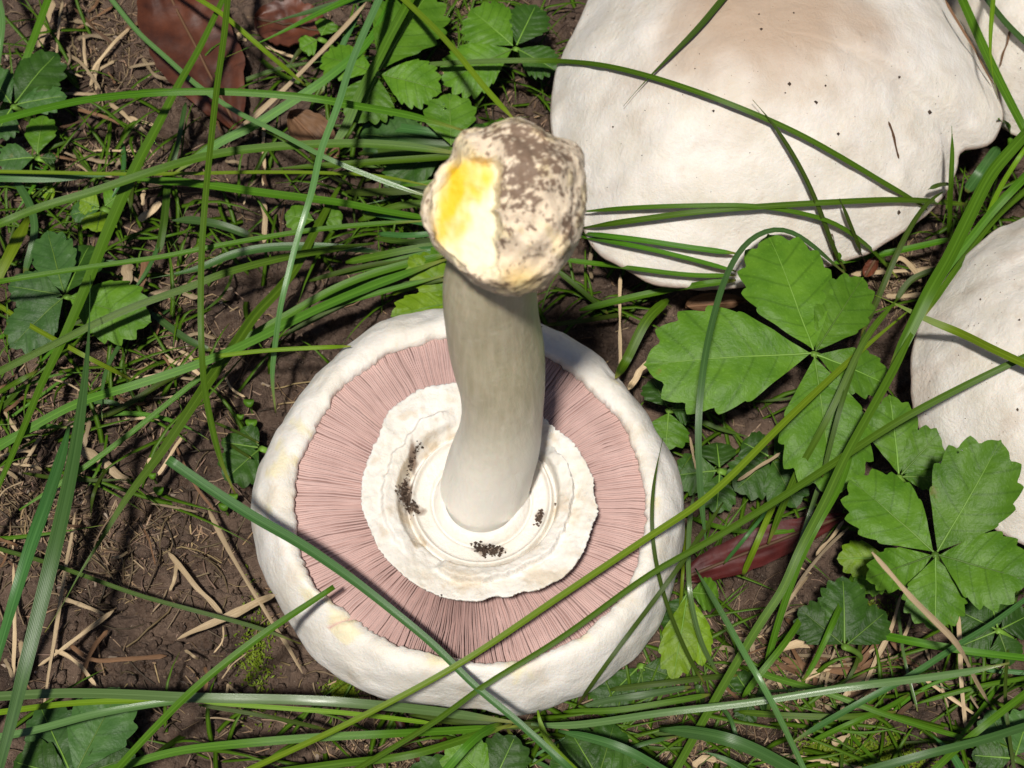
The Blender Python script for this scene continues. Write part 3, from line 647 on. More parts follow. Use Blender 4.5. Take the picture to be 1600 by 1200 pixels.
# across the large cap
B(g, [7,9,9,9,8], '', (8, 14, 18, 16, 12, 8), [540,124,590,115,620,106,680,100,780,95,860,95,930,100,1000,115,1080,140,1160,170,1240,205,1310,243,1380,285,1440,320,1472,346], 'long curved blade crossing the whole large brown-centred cap', gap=2.2)
B(d_, [12,11,8,5], 'e', (30, 30, 30), [1128,0,1090,45,1040,95,1005,130,974,166], 'short olive blade tip lying on the brown centre of the large cap', gap=2.0)
B(d_, [5,8,9,9], 's', (40, 30, 14), [1176,156,1205,190,1235,235,1262,285,1285,340,1305,395,1322,424], 'pointed blade standing in front of the large cap, its tip near its middle', gap=2.5)
B(g, 8, '', (14, 16, 14, 6), [905,331,1000,324,1100,321,1180,322,1260,335,1310,352,1360,388,1402,434], *CAPG, gap=2.6)
B(g, [10,10,9], '', (14, 16, 14, 6), [905,357,1000,343,1100,330,1200,322,1300,316,1400,312,1470,316,1535,322], *CAPG, gap=2.6)
B(g, 9, '', (12, 14, 12), [905,364,1000,375,1080,387,1150,396], *CAPG, gap=2.6)
B(g, 9, '', (12, 14, 12), [900,368,1000,386,1080,405,1150,424], *CAPG, gap=2.6)
B(g, 9, '', (10, 12, 10), [870,404,980,418,1080,430,1150,430], *CAPG, gap=2.6)
B(g, 12, '', (4, 10, 10), [905,485,940,476,1000,462,1080,447,1150,438], 'blade curving along the soil just below the large cap rim')
B(g, [16,17,14], '', (8, 10, 2), [1044,468,1010,500,980,560,962,590], 'short broad blade beside the top rim of the upturned cap')
B(d_, 9, '', (8, 6, 3), [870,422,910,455,950,490], *FAN)
B(d_, 8, '', (4, 5, 2), [845,510,880,505,920,500,980,490], *FAN)
# right tangle
B(g, [6,9,8], 's', (34, 24, 6), [1487,197,1488,235,1486,280,1484,330,1482,372], 'short upright pointed blade in front of the torn notch of the large cap', gap=3)
B(d_, [6,9,10,9], '', (24, 26, 22, 14), [1473,300,1455,310,1430,342,1410,378,1390,422,1370,470,1345,525], 'bent olive blade arching below the torn notch of the large cap', gap=3)
B(d_, 8, 's', (24, 24, 20), [1450,296,1468,289,1486,288], *THICK)
B(g, [18,22,22,18], '', (36, 36, 38, 30), [1600,212,1575,240,1547,273,1513,340,1480,407,1453,453,1420,520,1385,590], 'thick green blade passing between the plain white cap and the notched cap', gap=3)
B(g, [14,14,12], '', (30, 26, 22), [1600,278,1553,327,1513,377,1480,418,1445,470], *THICK, gap=3)
B(y_, 8, '', (24, 16, 6), [1600,235,1570,280,1550,320,1530,372], *THICK)
B(g, 10, '', (12, 14, 10), [1600,300,1560,335,1520,385,1480,440,1440,500], *THICK, gap=3)
B(b_, 18, '', (5, 8, 4), [1560,230,1535,265,1510,300], *THICK)
B(g, 12, '', (4, 8, 10), [1300,412,1350,402,1400,393,1490,373], *THICK)
B(d_, 10, '', (3, 6, 8), [1400,470,1420,440,1450,425,1490,415], *THICK)
B(g, 8, '', (8, 12, 6), [1310,395,1318,420,1322,430], *THICK)
B(d_, 7, 's', (16, 12, 5), [1312,310,1322,335,1338,375,1352,410], *THICK, gap=3)
B(g, 8, '', (4, 6), [1560,185,1578,200,1577,240], *THICK)
B([g][0], [16,17,15], '', (20, 20, 20), [1503,0,1525,50,1550,105,1575,155,1600,203], 'green blade running along the seam between the large cap and the cap behind it', gap=2)
B(b_, 10, '', (20, 20, 20), [1543,0,1570,35,1600,64], 'bluish blade over the white cap behind the large one', gap=2)
B(y_, [9,8,6], 'e', (40, 36, 28), [1551,8,1547,60,1549,105,1559,155], 'short yellow-green blade hanging at the seam between two white caps', gap=3)
B(y_, [12,13,13], 's', (34, 34, 34), [1367,461,1400,475,1450,500,1500,520,1550,545,1600,568], 'bright stiff blade pointing over the plain white cap, its end by the leaf', gap=5)
# the two long ones over the upturned cap, the cross, the arc
B(y_, [9,12,11,10,10], '', (22, 34, 36, 36, 34, 22), [1424,482,1337,555,1225,660,1112,772,1012,840,875,932,715,1039,545,1130,395,1200], 'upper of two long parallel blades crossing the pink gills of the upturned mushroom', gap=2)
B(g, [11,13,11,10,10], '', (38, 34, 36, 36, 34, 22), [1600,558,1520,596,1431,642,1375,675,1300,725,1200,790,1100,850,1012,899,875,998,754,1072,682,1126,560,1200], 'lower of two long parallel blades crossing the rim of the upturned mushroom', gap=2)
B(b_, [16,18,14,12,12], 'c', (52, 44, 36, 33, 30), [262,718,330,765,400,810,470,850,550,905,620,960,680,1010,740,1070,800,1120,850,1165,892,1203], 'raised bluish blade slanting across the pink gills against the two parallel blades', gap=3)
B(g, [9,13,13,12], 'c', (34, 34, 30, 22), [522,917,480,945,420,985,360,1030,300,1080,240,1140,188,1196], 'blade with a cut end over the left rim of the upturned cap', gap=2.5)
B(d_, [8,8,7], '', (30, 34, 28, 6), [1130,785,1080,858,1035,921,957,1025,898,1108], 'dark thin blade crossing the outer rim of the upturned cap', gap=4)
B(d_, [6,7,7], 's', (34, 34, 24, 8), [1036,684,1021,761,1020,844,1038,932,1073,1020,1103,1072], 'very thin dark blade curving round the side of the upturned cap', gap=3)
B(p_, 8, '', (14, 24, 20, 5), [1085,770,1077,820,1077,918,1096,1005,1124,1056], 'shiny narrow blade standing close beside the upturned cap')
B(y_, 6, '', (8, 14, 8), [1072,820,1067,890,1062,965], *LOWG)
B(p_, [9,11,11,10], '', (16, 36, 34, 20), [1086,888,1127,957,1166,1027,1205,1096,1254,1198], 'pale shiny blade over the straw heap, slanting against the others', gap=4)
B(b_, [9,11,11,10,9,8], '', (30, 40, 46, 40, 30, 12), [1103,850,1094,760,1091,680,1094,620,1102,555,1116,490,1135,430,1162,384,1195,361,1230,359,1265,380,1300,410,1328,434], 'tall bent-over blade arching across the big four-part toothed leaf', gap=4)
# over the big leaf and down
B(g, [10,11,11], '', (34, 34, 24, 8), [1400,470,1352,530,1300,640,1268,700,1240,750,1200,850], *LEAFG)
B(d_, 8, '', (30, 32, 24), [1352,515,1335,570,1312,640,1285,745], *LEAFG)
B(g, [14,14,14,13], '', (34, 36, 34, 24, 10), [1440,490,1400,570,1370,625,1320,715,1290,780,1248,862,1222,923,1187,975,1118,1092,1058,1200], 'long blade from beside the plain white cap down to the straw heap')
B(g, [10,12,11], '', (24, 26, 16, 4), [1335,690,1313,758,1280,815,1248,880,1215,975,1192,1060], *LITG)
B(p_, 8, '', (16, 20, 10), [1287,735,1268,795,1250,850,1240,880], *LITG)
B(y_, 10, '', (14, 16, 6), [1212,782,1197,815,1180,855,1160,900], 'short blade with a yellow node in front of the dark red dead leaf')
B(b_, 6, '', (12, 14, 6), [1205,790,1165,840,1130,882], *LITG)
B(g, [10,11,9], '', (6, 16, 10), [1337,890,1318,935,1300,975,1275,1030,1255,1064], *LITG)
B(p_, 6, '', (3, 8, 5), [1400,932,1406,980,1410,1015,1420,1060,1434,1112], *LITG)
B(g, [14,13,11], '', (4, 12, 10), [1340,985,1380,993,1430,1003,1517,1018,1600,1028], *LITG)
B(b_, [8,11,10], '', (12, 18, 16, 8), [1600,938,1550,975,1495,1009,1421,1057,1340,1100,1257,1148,1230,1166], *LITG)
B(p_, [12,12,12,13,11], '', (8, 20, 26, 26), [815,1130,870,1134,925,1130,1040,1113,1170,1098,1322,1074,1430,1061,1520,1048,1577,1036], 'long pale blade sweeping from the upturned cap over the straw heap')
B(g, [11,10,8], '', (6, 12, 6), [1160,1040,1200,1056,1300,1085,1400,1122,1525,1158], *LITG)
B(g, 10, '', (4, 10, 6), [1150,1112,1230,1118,1330,1120,1400,1112], *LITG)
B(d_, 6, '', (6, 12, 6), [1577,1000,1571,1060,1572,1110,1584,1198], *LITG)
B(b_, [14,14,13], '', (16, 20, 14), [1370,1200,1450,1178,1530,1158,1600,1136], *LITG)
B(g, [12,12,12], '', (16, 18, 10), [1600,1085,1540,1132,1500,1165,1465,1198], *LITG)
B(b_, 14, 's', (8, 14, 10), [1445,1140,1470,1160,1490,1180,1500,1200], *LITG)
B(g, 9, '', (3, 9, 5), [1265,1160,1330,1130,1390,1105,1420,1085], *LITG)
B(g, 8, '', (4, 8, 6), [1430,1100,1480,1085,1540,1070,1598,1060], *LITG)
# along the bottom
B(p_, [15,16,16,14], '', (12, 22, 24, 14), [0,1088,100,1083,200,1085,300,1090,400,1092,500,1095,600,1103,700,1114,812,1130], 'long pale shiny blade lying level just below the upturned cap')
B(p_, [13,13,11], '', (14, 20, 21), [0,1152,60,1140,150,1116,250,1099,338,1090], 'pale blade joining the long level shiny blade over the bare soil')
B(y_, 10, '', (10, 16, 17), [0,1113,100,1100,200,1095,300,1096], *LOWG)
B(y_, [7,8,7], '', (16, 16, 8), [310,1097,450,1107,560,1116,690,1132], *LOWG)
B(d_, 7, '', (10, 10, 5), [310,1101,400,1116,450,1126,510,1140], *LOWG)
B(g, [13,14,13,12], '', (14, 20, 20, 10), [180,1200,250,1180,300,1170,400,1160,500,1152,600,1147,700,1142,815,1134], 'bright level blade over the soil below the long pale shiny one')
B(d_, 12, '', (5, 10, 8), [640,1118,720,1128,790,1134,860,1132], *LOWG)
B(b_, [18,22,20], '', (14, 24, 18), [1030,1140,1062,1142,1125,1152,1180,1172,1240,1204], *LOWG)
B(b_, [12,15,14], '', (12, 18, 14), [872,1142,930,1155,980,1172,1040,1206], *LOWG)
B(d_, 10, '', (5, 9, 6), [950,1078,1030,1068,1110,1058,1152,1055], *LOWG)
B(b_, [8,12,9], '', (3, 7, 6), [905,1106,950,1094,1000,1087,1080,1073], *LOWG)
B(b_, 9, '', (7, 7, 2), [1086,1072,1096,1078,1098,1100], *LOWG)
B(g, 10, '', (4, 10, 8), [880,1112,960,1110,1040,1098,1110,1085], *LOWG)
B(g, 14, '', (18, 20, 10), [700,1200,735,1160,760,1140,790,1128], *LOWG)
B(y_, 10, '', (14, 16, 12), [840,1110,850,1150,880,1185,900,1204], *LOWG)
B(g, 13, '', (12, 18, 12), [480,1200,540,1192,640,1180,740,1150,800,1132], *LOWG)
B(d_, 10, '', (8, 10, 8), [820,1200,810,1170,800,1150,790,1135], *LOWG)
B(b_, 8, '', (4, 8, 6), [930,1196,960,1180,1010,1160,1060,1150], *LOWG)
B(b_, 14, 's', (10, 12, 10), [1088,1172,1120,1180,1150,1196,1165,1206], *LOWG)
B(g, 11, '', (10, 16, 10), [1160,1090,1190,1050,1230,1000,1262,950], *LITG)
B(b_, 7, '', (8, 12, 6), [1122,1100,1140,1120,1150,1150,1160,1180], *LOWG)

for zone, n, setn in (((120, 420, 110, 190), 26, SOILG), ((240, 640, 120, 90), 8, SOILG), ((620, 330, 70, 90), 12, FAN), ((900, 1150, 220, 25), 14, LOWG), ((1380, 1100, 130, 60), 14, LITG), ((520, 90, 90, 60), 6, TOPG), ((1150, 720, 60, 60), 5, LEAFG)):
    for _ in range(n):
        x, y = random.gauss(zone[0], zone[2]), random.gauss(zone[1], zone[3]); a = random.choice([random.gauss(-0.3, 0.3), random.gauss(2.1, 0.35), random.gauss(0.25, 0.25)]); L_ = random.uniform(45, 120); k_ = random.uniform(-0.35, 0.35)
        pts_ = []
        for t_ in (-1, -0.4, 0.2, 0.7, 1): pts_ += [x + L_*t_*math.cos(a) - L_*k_*t_*t_*math.sin(a), y + L_*t_*math.sin(a)*0.85 + L_*k_*t_*t_*math.cos(a)]
        if any(abs(pts_[i] - 760) < 400 and abs(pts_[i+1] - 790) < 330 for i in range(0, 10, 2)) and setn not in (FAN, LEAFG): continue
        B(random.choice([g, g, d_, b_, d_]), random.uniform(4, 8.5), 'e', (0, random.uniform(3, 7), random.uniform(1, 5)), pts_, *setn, gap=None)

# ------------------------------------------------------------------ toothed leaves
def leaflet(parent, base, tip, width, zb, zt, mat, teeth=5, fold=0.25, droop=0.12, blunt=0.8):
    b = at(base[0], base[1], zb); t = at(tip[0], tip[1], zt)
    ax = t - b; L = ax.length; ax.normalize(); up = Vector((0, -0.2, 1)).normalized()
    sd_ = ax.cross(up).normalized(); nr = sd_.cross(ax).normalized()
    if nr.z < 0: nr = -nr
    W = width / 2 * pxsize((b + t) / 2); teeth = teeth + 1; n = teeth * 10 + 1; V, UV, F = [], [], []; KC = 6
    seed = random.uniform(0, 50)
    def pos(x, yv):
        s = yv / L; e = x / W
        h = fold * abs(x) * 0.55 - droop * L * (s ** 2) + droop * L * 0.5 * s - 0.22 * W * abs(e) ** 2.2 * (0.4 + s)
        h += 0.03 * L * fb((s * 2, e, seed), 1.3, 2)
        return b + ax*yv + sd_*x + nr*h
    for side in (-1, 1):
        o = len(V)
        for i in range(n):
            q = i / (n - 1)
            wx = math.sin(math.pi * q ** (1.0 + 0.3 * blunt)) ** 0.85 if 0 < q < 1 else 0.0
            wx *= 0.64 + 0.36 * sm(0.0, 0.5, q)
            yy = (0.5 - 0.5 * math.cos(math.pi * min(1, q))) * 0.62 + 0.38 * q ** 0.85
            if q > 0.97: wx = max(wx, 0)
            ph = q * (teeth + 0.62); fr = ph % 1; tooth = (1 - abs(fr - 0.62) / (0.62 if fr < 0.62 else 0.38)) ** 0.68 * sm(0.24, 0.48, q)
            g_ = 1 + 0.0 * tooth
            ox = W * (wx * 0.86 + 0.150 * tooth * (0.35 + 0.65 * wx)) * (1 - sm(0.955, 1.0, q)); oy = L * (yy * 0.93 + 0.085 * tooth * q)
            my = L * min(0.97, max(0, yy * 0.90 - 0.16 * wx))
            for k in range(KC + 1):
                f = k / KC
                x = ox * f; yv = my + (oy - my) * f ** 1.15
                p = pos(side * x, yv) + nr * (-0.00013 * math.cos(2*math.pi*(ph - 0.5)) * 1.0 * (0.2 + 0.8*f) * sm(0.1, 0.4, q) * (1 if f > 0 else 0))
                V.append(p); UV.append((0.5 + side * f / 2, ph))
        fs = grid_faces(n, KC + 1, False, o); F += fs if side < 0 else [f[::-1] for f in fs]
    top = len(V); V += [v - nr * (0.00022 if (i % (KC + 1)) < KC else 0) for i, v in enumerate(V[:top])]; UV += UV[:top]; nf = len(F); F += [tuple(i + top for i in f[::-1]) for f in F[:nf]]
    lf = mesh_obj('leaflet', V, F, mat, parent, True, None, UV)
    # midrib, a slender ridge, as a sub-part
    mv = []
    for i in range(10):
        s = i / 9 * 0.93; c = pos(0, s * L) + nr * 0.00002; r = 0.00022 * (1 - 0.75 * s)
        for a in range(6): mv.append(c + sd_ * (r * math.cos(a*math.pi/3)) + nr * (r * 0.7 * math.sin(a*math.pi/3)))
    rib = mesh_obj('midrib', mv, grid_faces(10, 6, True), M_RIB, lf, True)
    rib.matrix_parent_inverse = Matrix.Identity(4) if False else lf.matrix_parent_inverse.copy() if False else Matrix.Identity(4)
    return lf
M_RIB = mat_simple('leaf_rib', (0.09, 0.19, 0.02), (0.15, 0.27, 0.04), 200, 0.5, 0.3, 0.1)
def leaf(center, zc, lets, label, mat='g', foot=None, group=None, teeth=5, ztip=None, fold=0.25, droop=0.12, jitter=True):
    c = at(center[0], center[1], zc); fp = foot or (center[0] + 12, center[1] + 25)
    g0 = at(fp[0], fp[1], 0)
    root = empty('toothed_leaf', (g0.x, g0.y, gz(g0)), label, 'leaf', group)
    for it in lets:
        tip, wd = it[:2]; dz = it[2] if len(it) > 2 else 2; m = it[3] if len(it) > 3 else mat
        d = np.array(tip, float) - np.array(center, float); d /= np.linalg.norm(d)
        bs = (center[0] + d[0]*5, center[1] + d[1]*5)
        leaflet(root, bs, tip, wd, zc, zc + dz, LM[m], teeth, fold * random.uniform(0.6, 1.4), droop * random.uniform(0.5, 1.5), random.uniform(0.6, 1.0))
    gp = Vector((g0.x, g0.y, gz(g0) - 0.001)); V = []; n = 12
    for i in range(n):
        t = i / (n-1); p = gp.lerp(c, t) + Vector((0.0025 * math.sin(t*math.pi), 0, 0)); r = 0.0006 if t < .9 else 0.0007
        if i == n-1: p = c - Vector((0, 0, 0.0003))
        for k in range(8): V.append(p + Vector((r*math.cos(k*math.pi/4), r*math.sin(k*math.pi/4), 0)))
    mesh_obj('leaf_stalk', V, grid_faces(n, 8, True) + [tuple(range((n-1)*8, n*8))], M_RIB, root, True)
    return root
leaf((1272,552), 27, [((1203,360),148,3),((1010,566),178,0),((1352,428),92,2),((1305,772),150,-4),((1392,600),78,-2)], 'big green leaf of five toothed leaflets beside the upturned mushroom, grass shadows on it', 'g', teeth=5)
leaf((1462,866), 31, [((1330,745),118,1),((1566,690),142,10),((1606,905),132,4),((1462,985),104,-3),((1352,905),70,-6,'g')], 'bright green leaf of toothed leaflets overlapping the plain white cap', 'g', foot=(1450,930), teeth=5)
leaf((1405,745), 18, [((1392,617),84,5),((1472,672),66,4),((1475,745),44,0)], 'small leaf of three toothed leaflets tucked at the plain cap rim', 'g', teeth=4)
leaf((102,462), 9, [((72,358),72,2,'b'),((12,446),66,1,'b'),((14,540),84,-1,'b'),((232,500),108,1,'g'),((140,378),70,-2,'d')], 'toothed leaf lying flat under the broad blades on the litter', 'b', foot=(115,480), teeth=5)
leaf((58,246), 6, [((66,178),52,2,'g'),((-4,250),56,1,'b'),((88,248),20,0,'d')], 'small textured leaf beside a bare clod of soil', 'g', teeth=4)
leaf((20,165), 9, [((88,80),80,2,'d'),((102,148),52,1,'b'),((-20,110),60,2,'b'),((-10,215),60,0,'b')], 'dull dark toothed leaf beside the dry straw litter', 'b', teeth=5)
leaf((590,114), 12, [((672,-20),120,2),((688,140),86,0),((560,190),92,-2),((500,85),66,-2,'g')], 'toothed leaf under the grass, its four leaflets meeting at dark gaps', 'g', teeth=6)
leaf((805,75), 11, [((735,12),92,2),((690,128),92,-2),((870,110),60,0,'d'),((838,5),70,2,'d')], 'broad toothed leaf between the stem base and the large cap', 'g', teeth=7)
leaf((705,232), 11, [((702,145),86,3),((770,200),50,-1,'d')], 'small single toothed leaf just behind the soil-covered stem base', 'g', teeth=4)
leaf((700,225), 8, [((560,205),80,-1,'b'),((600,290),70,-3,'d')], 'pale bluish leaf under the sheaf of grass behind the stem', 'b', teeth=5)
leaf((716,470), 9, [((612,492),60,2,'y'),((640,400),66,3,'y'),((690,370),60,2,'g')], 'bright yellow-green leaf squeezed between the stem and the cap rim', 'y', teeth=4)
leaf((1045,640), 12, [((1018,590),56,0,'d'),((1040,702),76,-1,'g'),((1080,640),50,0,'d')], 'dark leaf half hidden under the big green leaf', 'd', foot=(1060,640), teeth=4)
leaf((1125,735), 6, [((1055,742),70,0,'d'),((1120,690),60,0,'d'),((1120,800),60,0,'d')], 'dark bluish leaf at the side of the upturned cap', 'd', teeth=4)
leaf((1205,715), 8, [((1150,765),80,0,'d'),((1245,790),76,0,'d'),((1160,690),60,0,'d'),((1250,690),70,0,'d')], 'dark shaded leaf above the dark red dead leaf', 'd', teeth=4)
leaf((1075,925), 11, [((1052,1062),62,-3,'y'),((1098,1040),50,-4,'y'),((1125,930),56,-2,'g'),((1040,985),50,-4,'d')], 'yellow-green leaf poking out beside the upturned cap', 'y', teeth=4)
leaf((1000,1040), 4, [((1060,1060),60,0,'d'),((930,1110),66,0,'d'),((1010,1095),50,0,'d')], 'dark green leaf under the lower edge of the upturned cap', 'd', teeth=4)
leaf((408,700), 5, [((352,748),72,1,'d'),((345,690),40,0,'d'),((378,668),36,1,'d')], 'small dull leaf at the left side of the upturned cap', 'd', teeth=3)
leaf((115,1215), 9, [((185,1075),110,2,'b'),((60,1100),90,0,'b'),((210,1180),80,0,'d'),((20,1190),90,0,'d')], 'broad pale leaf under the level shiny blades', 'b', teeth=4)
leaf((1320,1010), 11, [((1250,950),76,2,'d'),((1318,900),80,3,'d'),((1385,955),66,1,'d')], 'dull crinkled leaf lying above the heap of dry straw', 'd', teeth=6)
leaf((1560,985), 8, [((1500,955),70,0,'d'),((1545,930),60,0,'d'),((1610,960),70,0,'d'),((1500,1010),60,-2,'d'),((1580,1040),60,-2,'d')], 'dark leaf below the bright toothed leaf and the long straw', 'd', teeth=5)
leaf((770,1225), 9, [((700,1160),84,2,'g'),((805,1150),80,2,'d'),((640,1200),60,0,'d')], 'green leaf lying below the upturned cap among brown seed husks', 'g', teeth=4)
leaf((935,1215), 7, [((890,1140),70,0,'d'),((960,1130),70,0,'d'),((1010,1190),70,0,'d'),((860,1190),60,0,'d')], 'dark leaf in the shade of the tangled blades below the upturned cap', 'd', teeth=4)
leaf((1390,872), 10, [((1310,872),60,0,'y'),((1345,925),56,-2,'g')], 'small crinkled yellow-green leaf under the bright leaf', 'g', teeth=4)
leaf((1585,1185), 6, [((1545,1110),70,1,'b'),((1610,1110),70,1,'b'),((1520,1180),60,0,'d')], 'bluish leaf beside the end of the long pale sweeping blade', 'b', teeth=4)
leaf((1175,1090), 4, [((1148,1050),44,0,'d'),((1160,1130),40,0,'d'),((1200,1090),44,0,'d')], 'small round-toothed leaf among straw beside the slanting shiny blade', 'd', teeth=4)
leaf((160,325), 4, [((125,312),44,1,'y'),((150,360),60,1,'y'),((185,305),50,1,'g'),((110,335),40,0,'b')], 'yellow-green crinkled leaflets beside the broad blades on the soil', 'y', teeth=4)
leaf((495,345), 5, [((445,335),46,0,'g'),((535,335),44,0,'g')], 'small round leaf on the soil under the sheaf of blades', 'g', teeth=3)
leaf((60,302), 3, [((35,292),40,0,'y'),((85,300),40,0,'y')], 'tiny yellowish leaf under two level blades', 'y', teeth=3)
leaf((500,60), 8, [((515,30),40,1,'g'),((470,75),40,0,'g')], 'small leaf beside the long straw stalk', 'g', teeth=3)
# round seedlings on the soil
def seedling(pts, label):
    g0 = at(pts[0][0], pts[0][1], 0); root = empty('seedling', (g0.x, g0.y, gz(g0)), label, 'seedling', 'tiny seedlings on the soil')
    for (x, y, r) in pts:
        p = at(x, y, 2.5); R = r * 0.8 * pxsize(p); V = [p]; V += [p + Vector((R*math.cos(a*math.pi/8)*1.15, R*math.sin(a*math.pi/8), 0.0006*math.cos(a*math.pi/4))) for a in range(16)]
        V += [v - Vector((0, 0, 0.0004)) for v in V]
        F = [(0, 1 + k, 1 + (k+1) % 16) for k in range(16)] + [(17, 18 + (k+1) % 16, 18 + k) for k in range(16)] + [(1+k, 18+k, 18 + (k+1) % 16, 1 + (k+1) % 16) for k in range(16)]
        mesh_obj('leaflet', V, F, LM['g'], root, True, None, [(0.5, 0.0)] * len(V))
        q = Vector((p.x, p.y, gz(p) - 0.0005)); V = [c + Vector((0.0003*math.cos(k*math.pi/3), 0.0003*math.sin(k*math.pi/3), 0)) for c in (q, p - Vector((0,0,0.0002))) for k in range(6)]
        mesh_obj('leaf_stalk', V, grid_faces(2, 6, True), M_RIB, root, True)
seedling([(389,628,9),(393,660,10),(376,650,6)], 'tiny seedling of round leaves left of the upturned cap rim')
seedling([(248,765,9),(238,742,7)], 'tiny seedling of round leaves on open litter beside the slanting flat blade')
seedling([(350,790,9),(365,775,8)], 'tiny seedling under the raised end of the blurred blade')

# ------------------------------------------------------------------ straws, stalks, twigs
def straw(pts, w, label, group=None, mat=None, z=(1.5, 2.5, 1.5), taper='', name='dry_straw', gap=1.0, cat='straw'):
    pts = [(pts[i], pts[i+1]) for i in range(0, len(pts), 2)]
    P, W = blade_path(pts, z, w, taper, gap, ground_ends=False)
    j0 = random.uniform(0, 99); amp = 0.5 * max(W)
    P = [p + Vector((fb((i*0.13, j0, 0), 1, 2), fb((i*0.13, j0, 5), 1, 2), 0)) * amp for i, p in enumerate(P)]
    W = [x * (1 + 0.45 * fb((i*0.21, j0, 9), 1, 2)) * (1 - 0.75 * sm(0.86, 1, abs(2*i/(len(P)-1) - 1))) for i, x in enumerate(W)]
    lift = [max(0, gz(p) + 0.0004 - p.z) for p in P]; P = [p + Vector((0, 0, l)) for p, l in zip(P, lift)]
    o = strip(name, P, W, mat or M_STRAW, thick=max(0.0003, 0.35 * max(W)), fold=-0.35, roll=random.uniform(-.3, .3))
    if group:
        mw = max(w) if isinstance(w, list) else w; ln = sum(math.dist(pts[i], pts[i+1]) for i in range(len(pts)-1))
        label = ('long ' if ln > 75 else 'short ') + ('thick ' if mw >= 7 else 'thin ') + ('brown ' if mat is M_BARK else 'tan ') + label
    return tag(o, label, cat, group)
HEAP = ('dry straw in the heap below the toothed leaves', 'straw heap below the leaves')
LITT = ('dry straw in the litter beside the dead red-brown leaf', 'straw litter by the dead leaf')
SOILS = ('dry straw lying on the dark bare soil beside the widest blade', 'straws on bare soil')
straw([572,3,540,38,480,100,440,142,400,180,335,232], 8, 'long pale dry stalk lying across the dead red-brown leaf', z=(12, 9, 5), cat='stalk')
straw([82,0,70,50,57,74], 12, 'thick dry straw stub above the small dull leaf', z=(4, 3))
straw([275,997,300,985,345,968,392,948,432,932], [5,12,13,9], 'split tan husk on the bare soil beside the upturned cap', z=(3, 4, 3))
straw([262,864,300,910,347,960], 7, 'thin straw meeting the split tan husk at a corner')
straw([325,795,350,845,380,900,420,962,472,1055], [7,6,5], 'long brown bent stalk on the soil beside the upturned cap', mat=M_STRAW, z=(4, 4, 3), cat='stalk')
for s in ([60,1040,100,1012,130,990,178,955], [88,932,120,942,165,960], [78,1016,110,1030,130,1045,150,1072], [116,800,106,860,97,920,85,1000,62,1125], [20,880,22,960,20,1045,22,1066], [8,1028,14,1045,20,1060], [33,1000,30,1030,26,1060]):
    straw(s, 6, *SOILS)
straw([126,704,160,722,206,752], [14,12], 'wide broken straw lying under the slanting flat blade')
straw([140,655,134,680,128,702], 7, *SOILS); straw([285,680,265,712,245,745], 5, *SOILS)
straw([272,690,285,720,305,760,335,800], 4, *SOILS, mat=M_BARK); straw([225,785,260,790,310,800], 4, *SOILS)
straw([105,1005,140,1032,185,1030,260,1025], 7, 'dark brown root running over the cracked soil', mat=M_BARK, z=(1.5, 3, 1.5), cat='root')
straw([125,1062,140,1020,170,985], 6, *SOILS, mat=M_BARK)
straw([163,1100,168,1130,172,1145], 8, *SOILS, mat=M_BARK)
for s in ([115,12,135,28,152,48,180,72], [114,32,135,36,152,47], [170,160,200,185,236,213], [200,182,240,196], [225,10,248,42], [110,170,150,178,190,195], [140,115,170,75,205,42], [98,0,92,40,88,85], [100,145,150,148], [178,95,150,112,140,135], [200,105,225,100,260,95], [160,85,150,105,150,140], [130,50,132,90,138,118], [220,90,240,115,268,125], [300,140,318,160,328,172], [335,180,345,205,358,215], [120,60,150,55,178,64], [100,85,130,100,155,140], [165,105,180,130], [235,10,225,30,195,45], [105,110,130,120]):
    straw(s, random.uniform(3.5, 6.5), *LITT, mat=random.choice([M_STRAW, M_STRAW, M_BARK]), z=(1, random.uniform(2, 5), 1.5))
for s in ([352,250,362,252,375,255], [408,305,412,340,414,380], [412,180,412,290], [125,245,150,250,180,252], [180,258,190,248,200,240], [415,72,440,82,470,92], [370,52,385,65]):
    straw(s, random.uniform(4, 8), *LITT)
straw([970,428,969,500,970,578], 5, 'thin upright dry stalk between the upturned cap and the large cap', z=(8, 6, 2), cat='stalk')
straw([1021,559,1005,578,990,596,980,608], [6,12,8], 'curled tan dry leaf strip by the top rim of the upturned cap', z=(10, 8, 6))
straw([1220,706,1190,728,1152,752], 5, 'thin pale straw resting on dark leaves under the big leaf', z=(13, 12, 11))
straw([1078,683,1083,710,1088,735], 4, 'short pale straw beside the side of the upturned cap', z=(8, 8, 6))
straw([1362,862,1390,895,1420,930,1490,1000,1520,1050,1548,1100], [9,9,7], 'long tan straw leaning down from the bright toothed leaf', z=(48, 44, 32, 6))
straw([1497,955,1500,1010,1502,1060,1508,1140], 7, *HEAP, z=(8, 7, 3)); straw([1425,1042,1480,1085,1550,1136], 6, *HEAP, z=(4, 5, 3)); straw([1505,1060,1520,1095,1552,1132], 4, *HEAP, z=(4, 5, 3))
straw([1508,1010,1545,1013,1592,1015], 7, *HEAP, z=(5, 6, 5)); straw([1560,1018,1582,1026], 6, *HEAP)
straw([1212,1012,1240,1006,1300,990,1335,980,1372,964], 10, *HEAP, z=(5, 7, 8)); straw([1228,1010,1270,1010], 5, *HEAP)
straw([1205,975,1240,930,1265,900], 6, *HEAP, z=(3, 8, 6)); straw([1195,990,1225,960,1262,945], 5, *HEAP, z=(3, 6, 4)); straw([1275,868,1300,840,1318,815], 5, *HEAP, z=(6,8,8)); straw([1220,965,1270,880,1325,825], 5, *HEAP, z=(4, 8, 9))
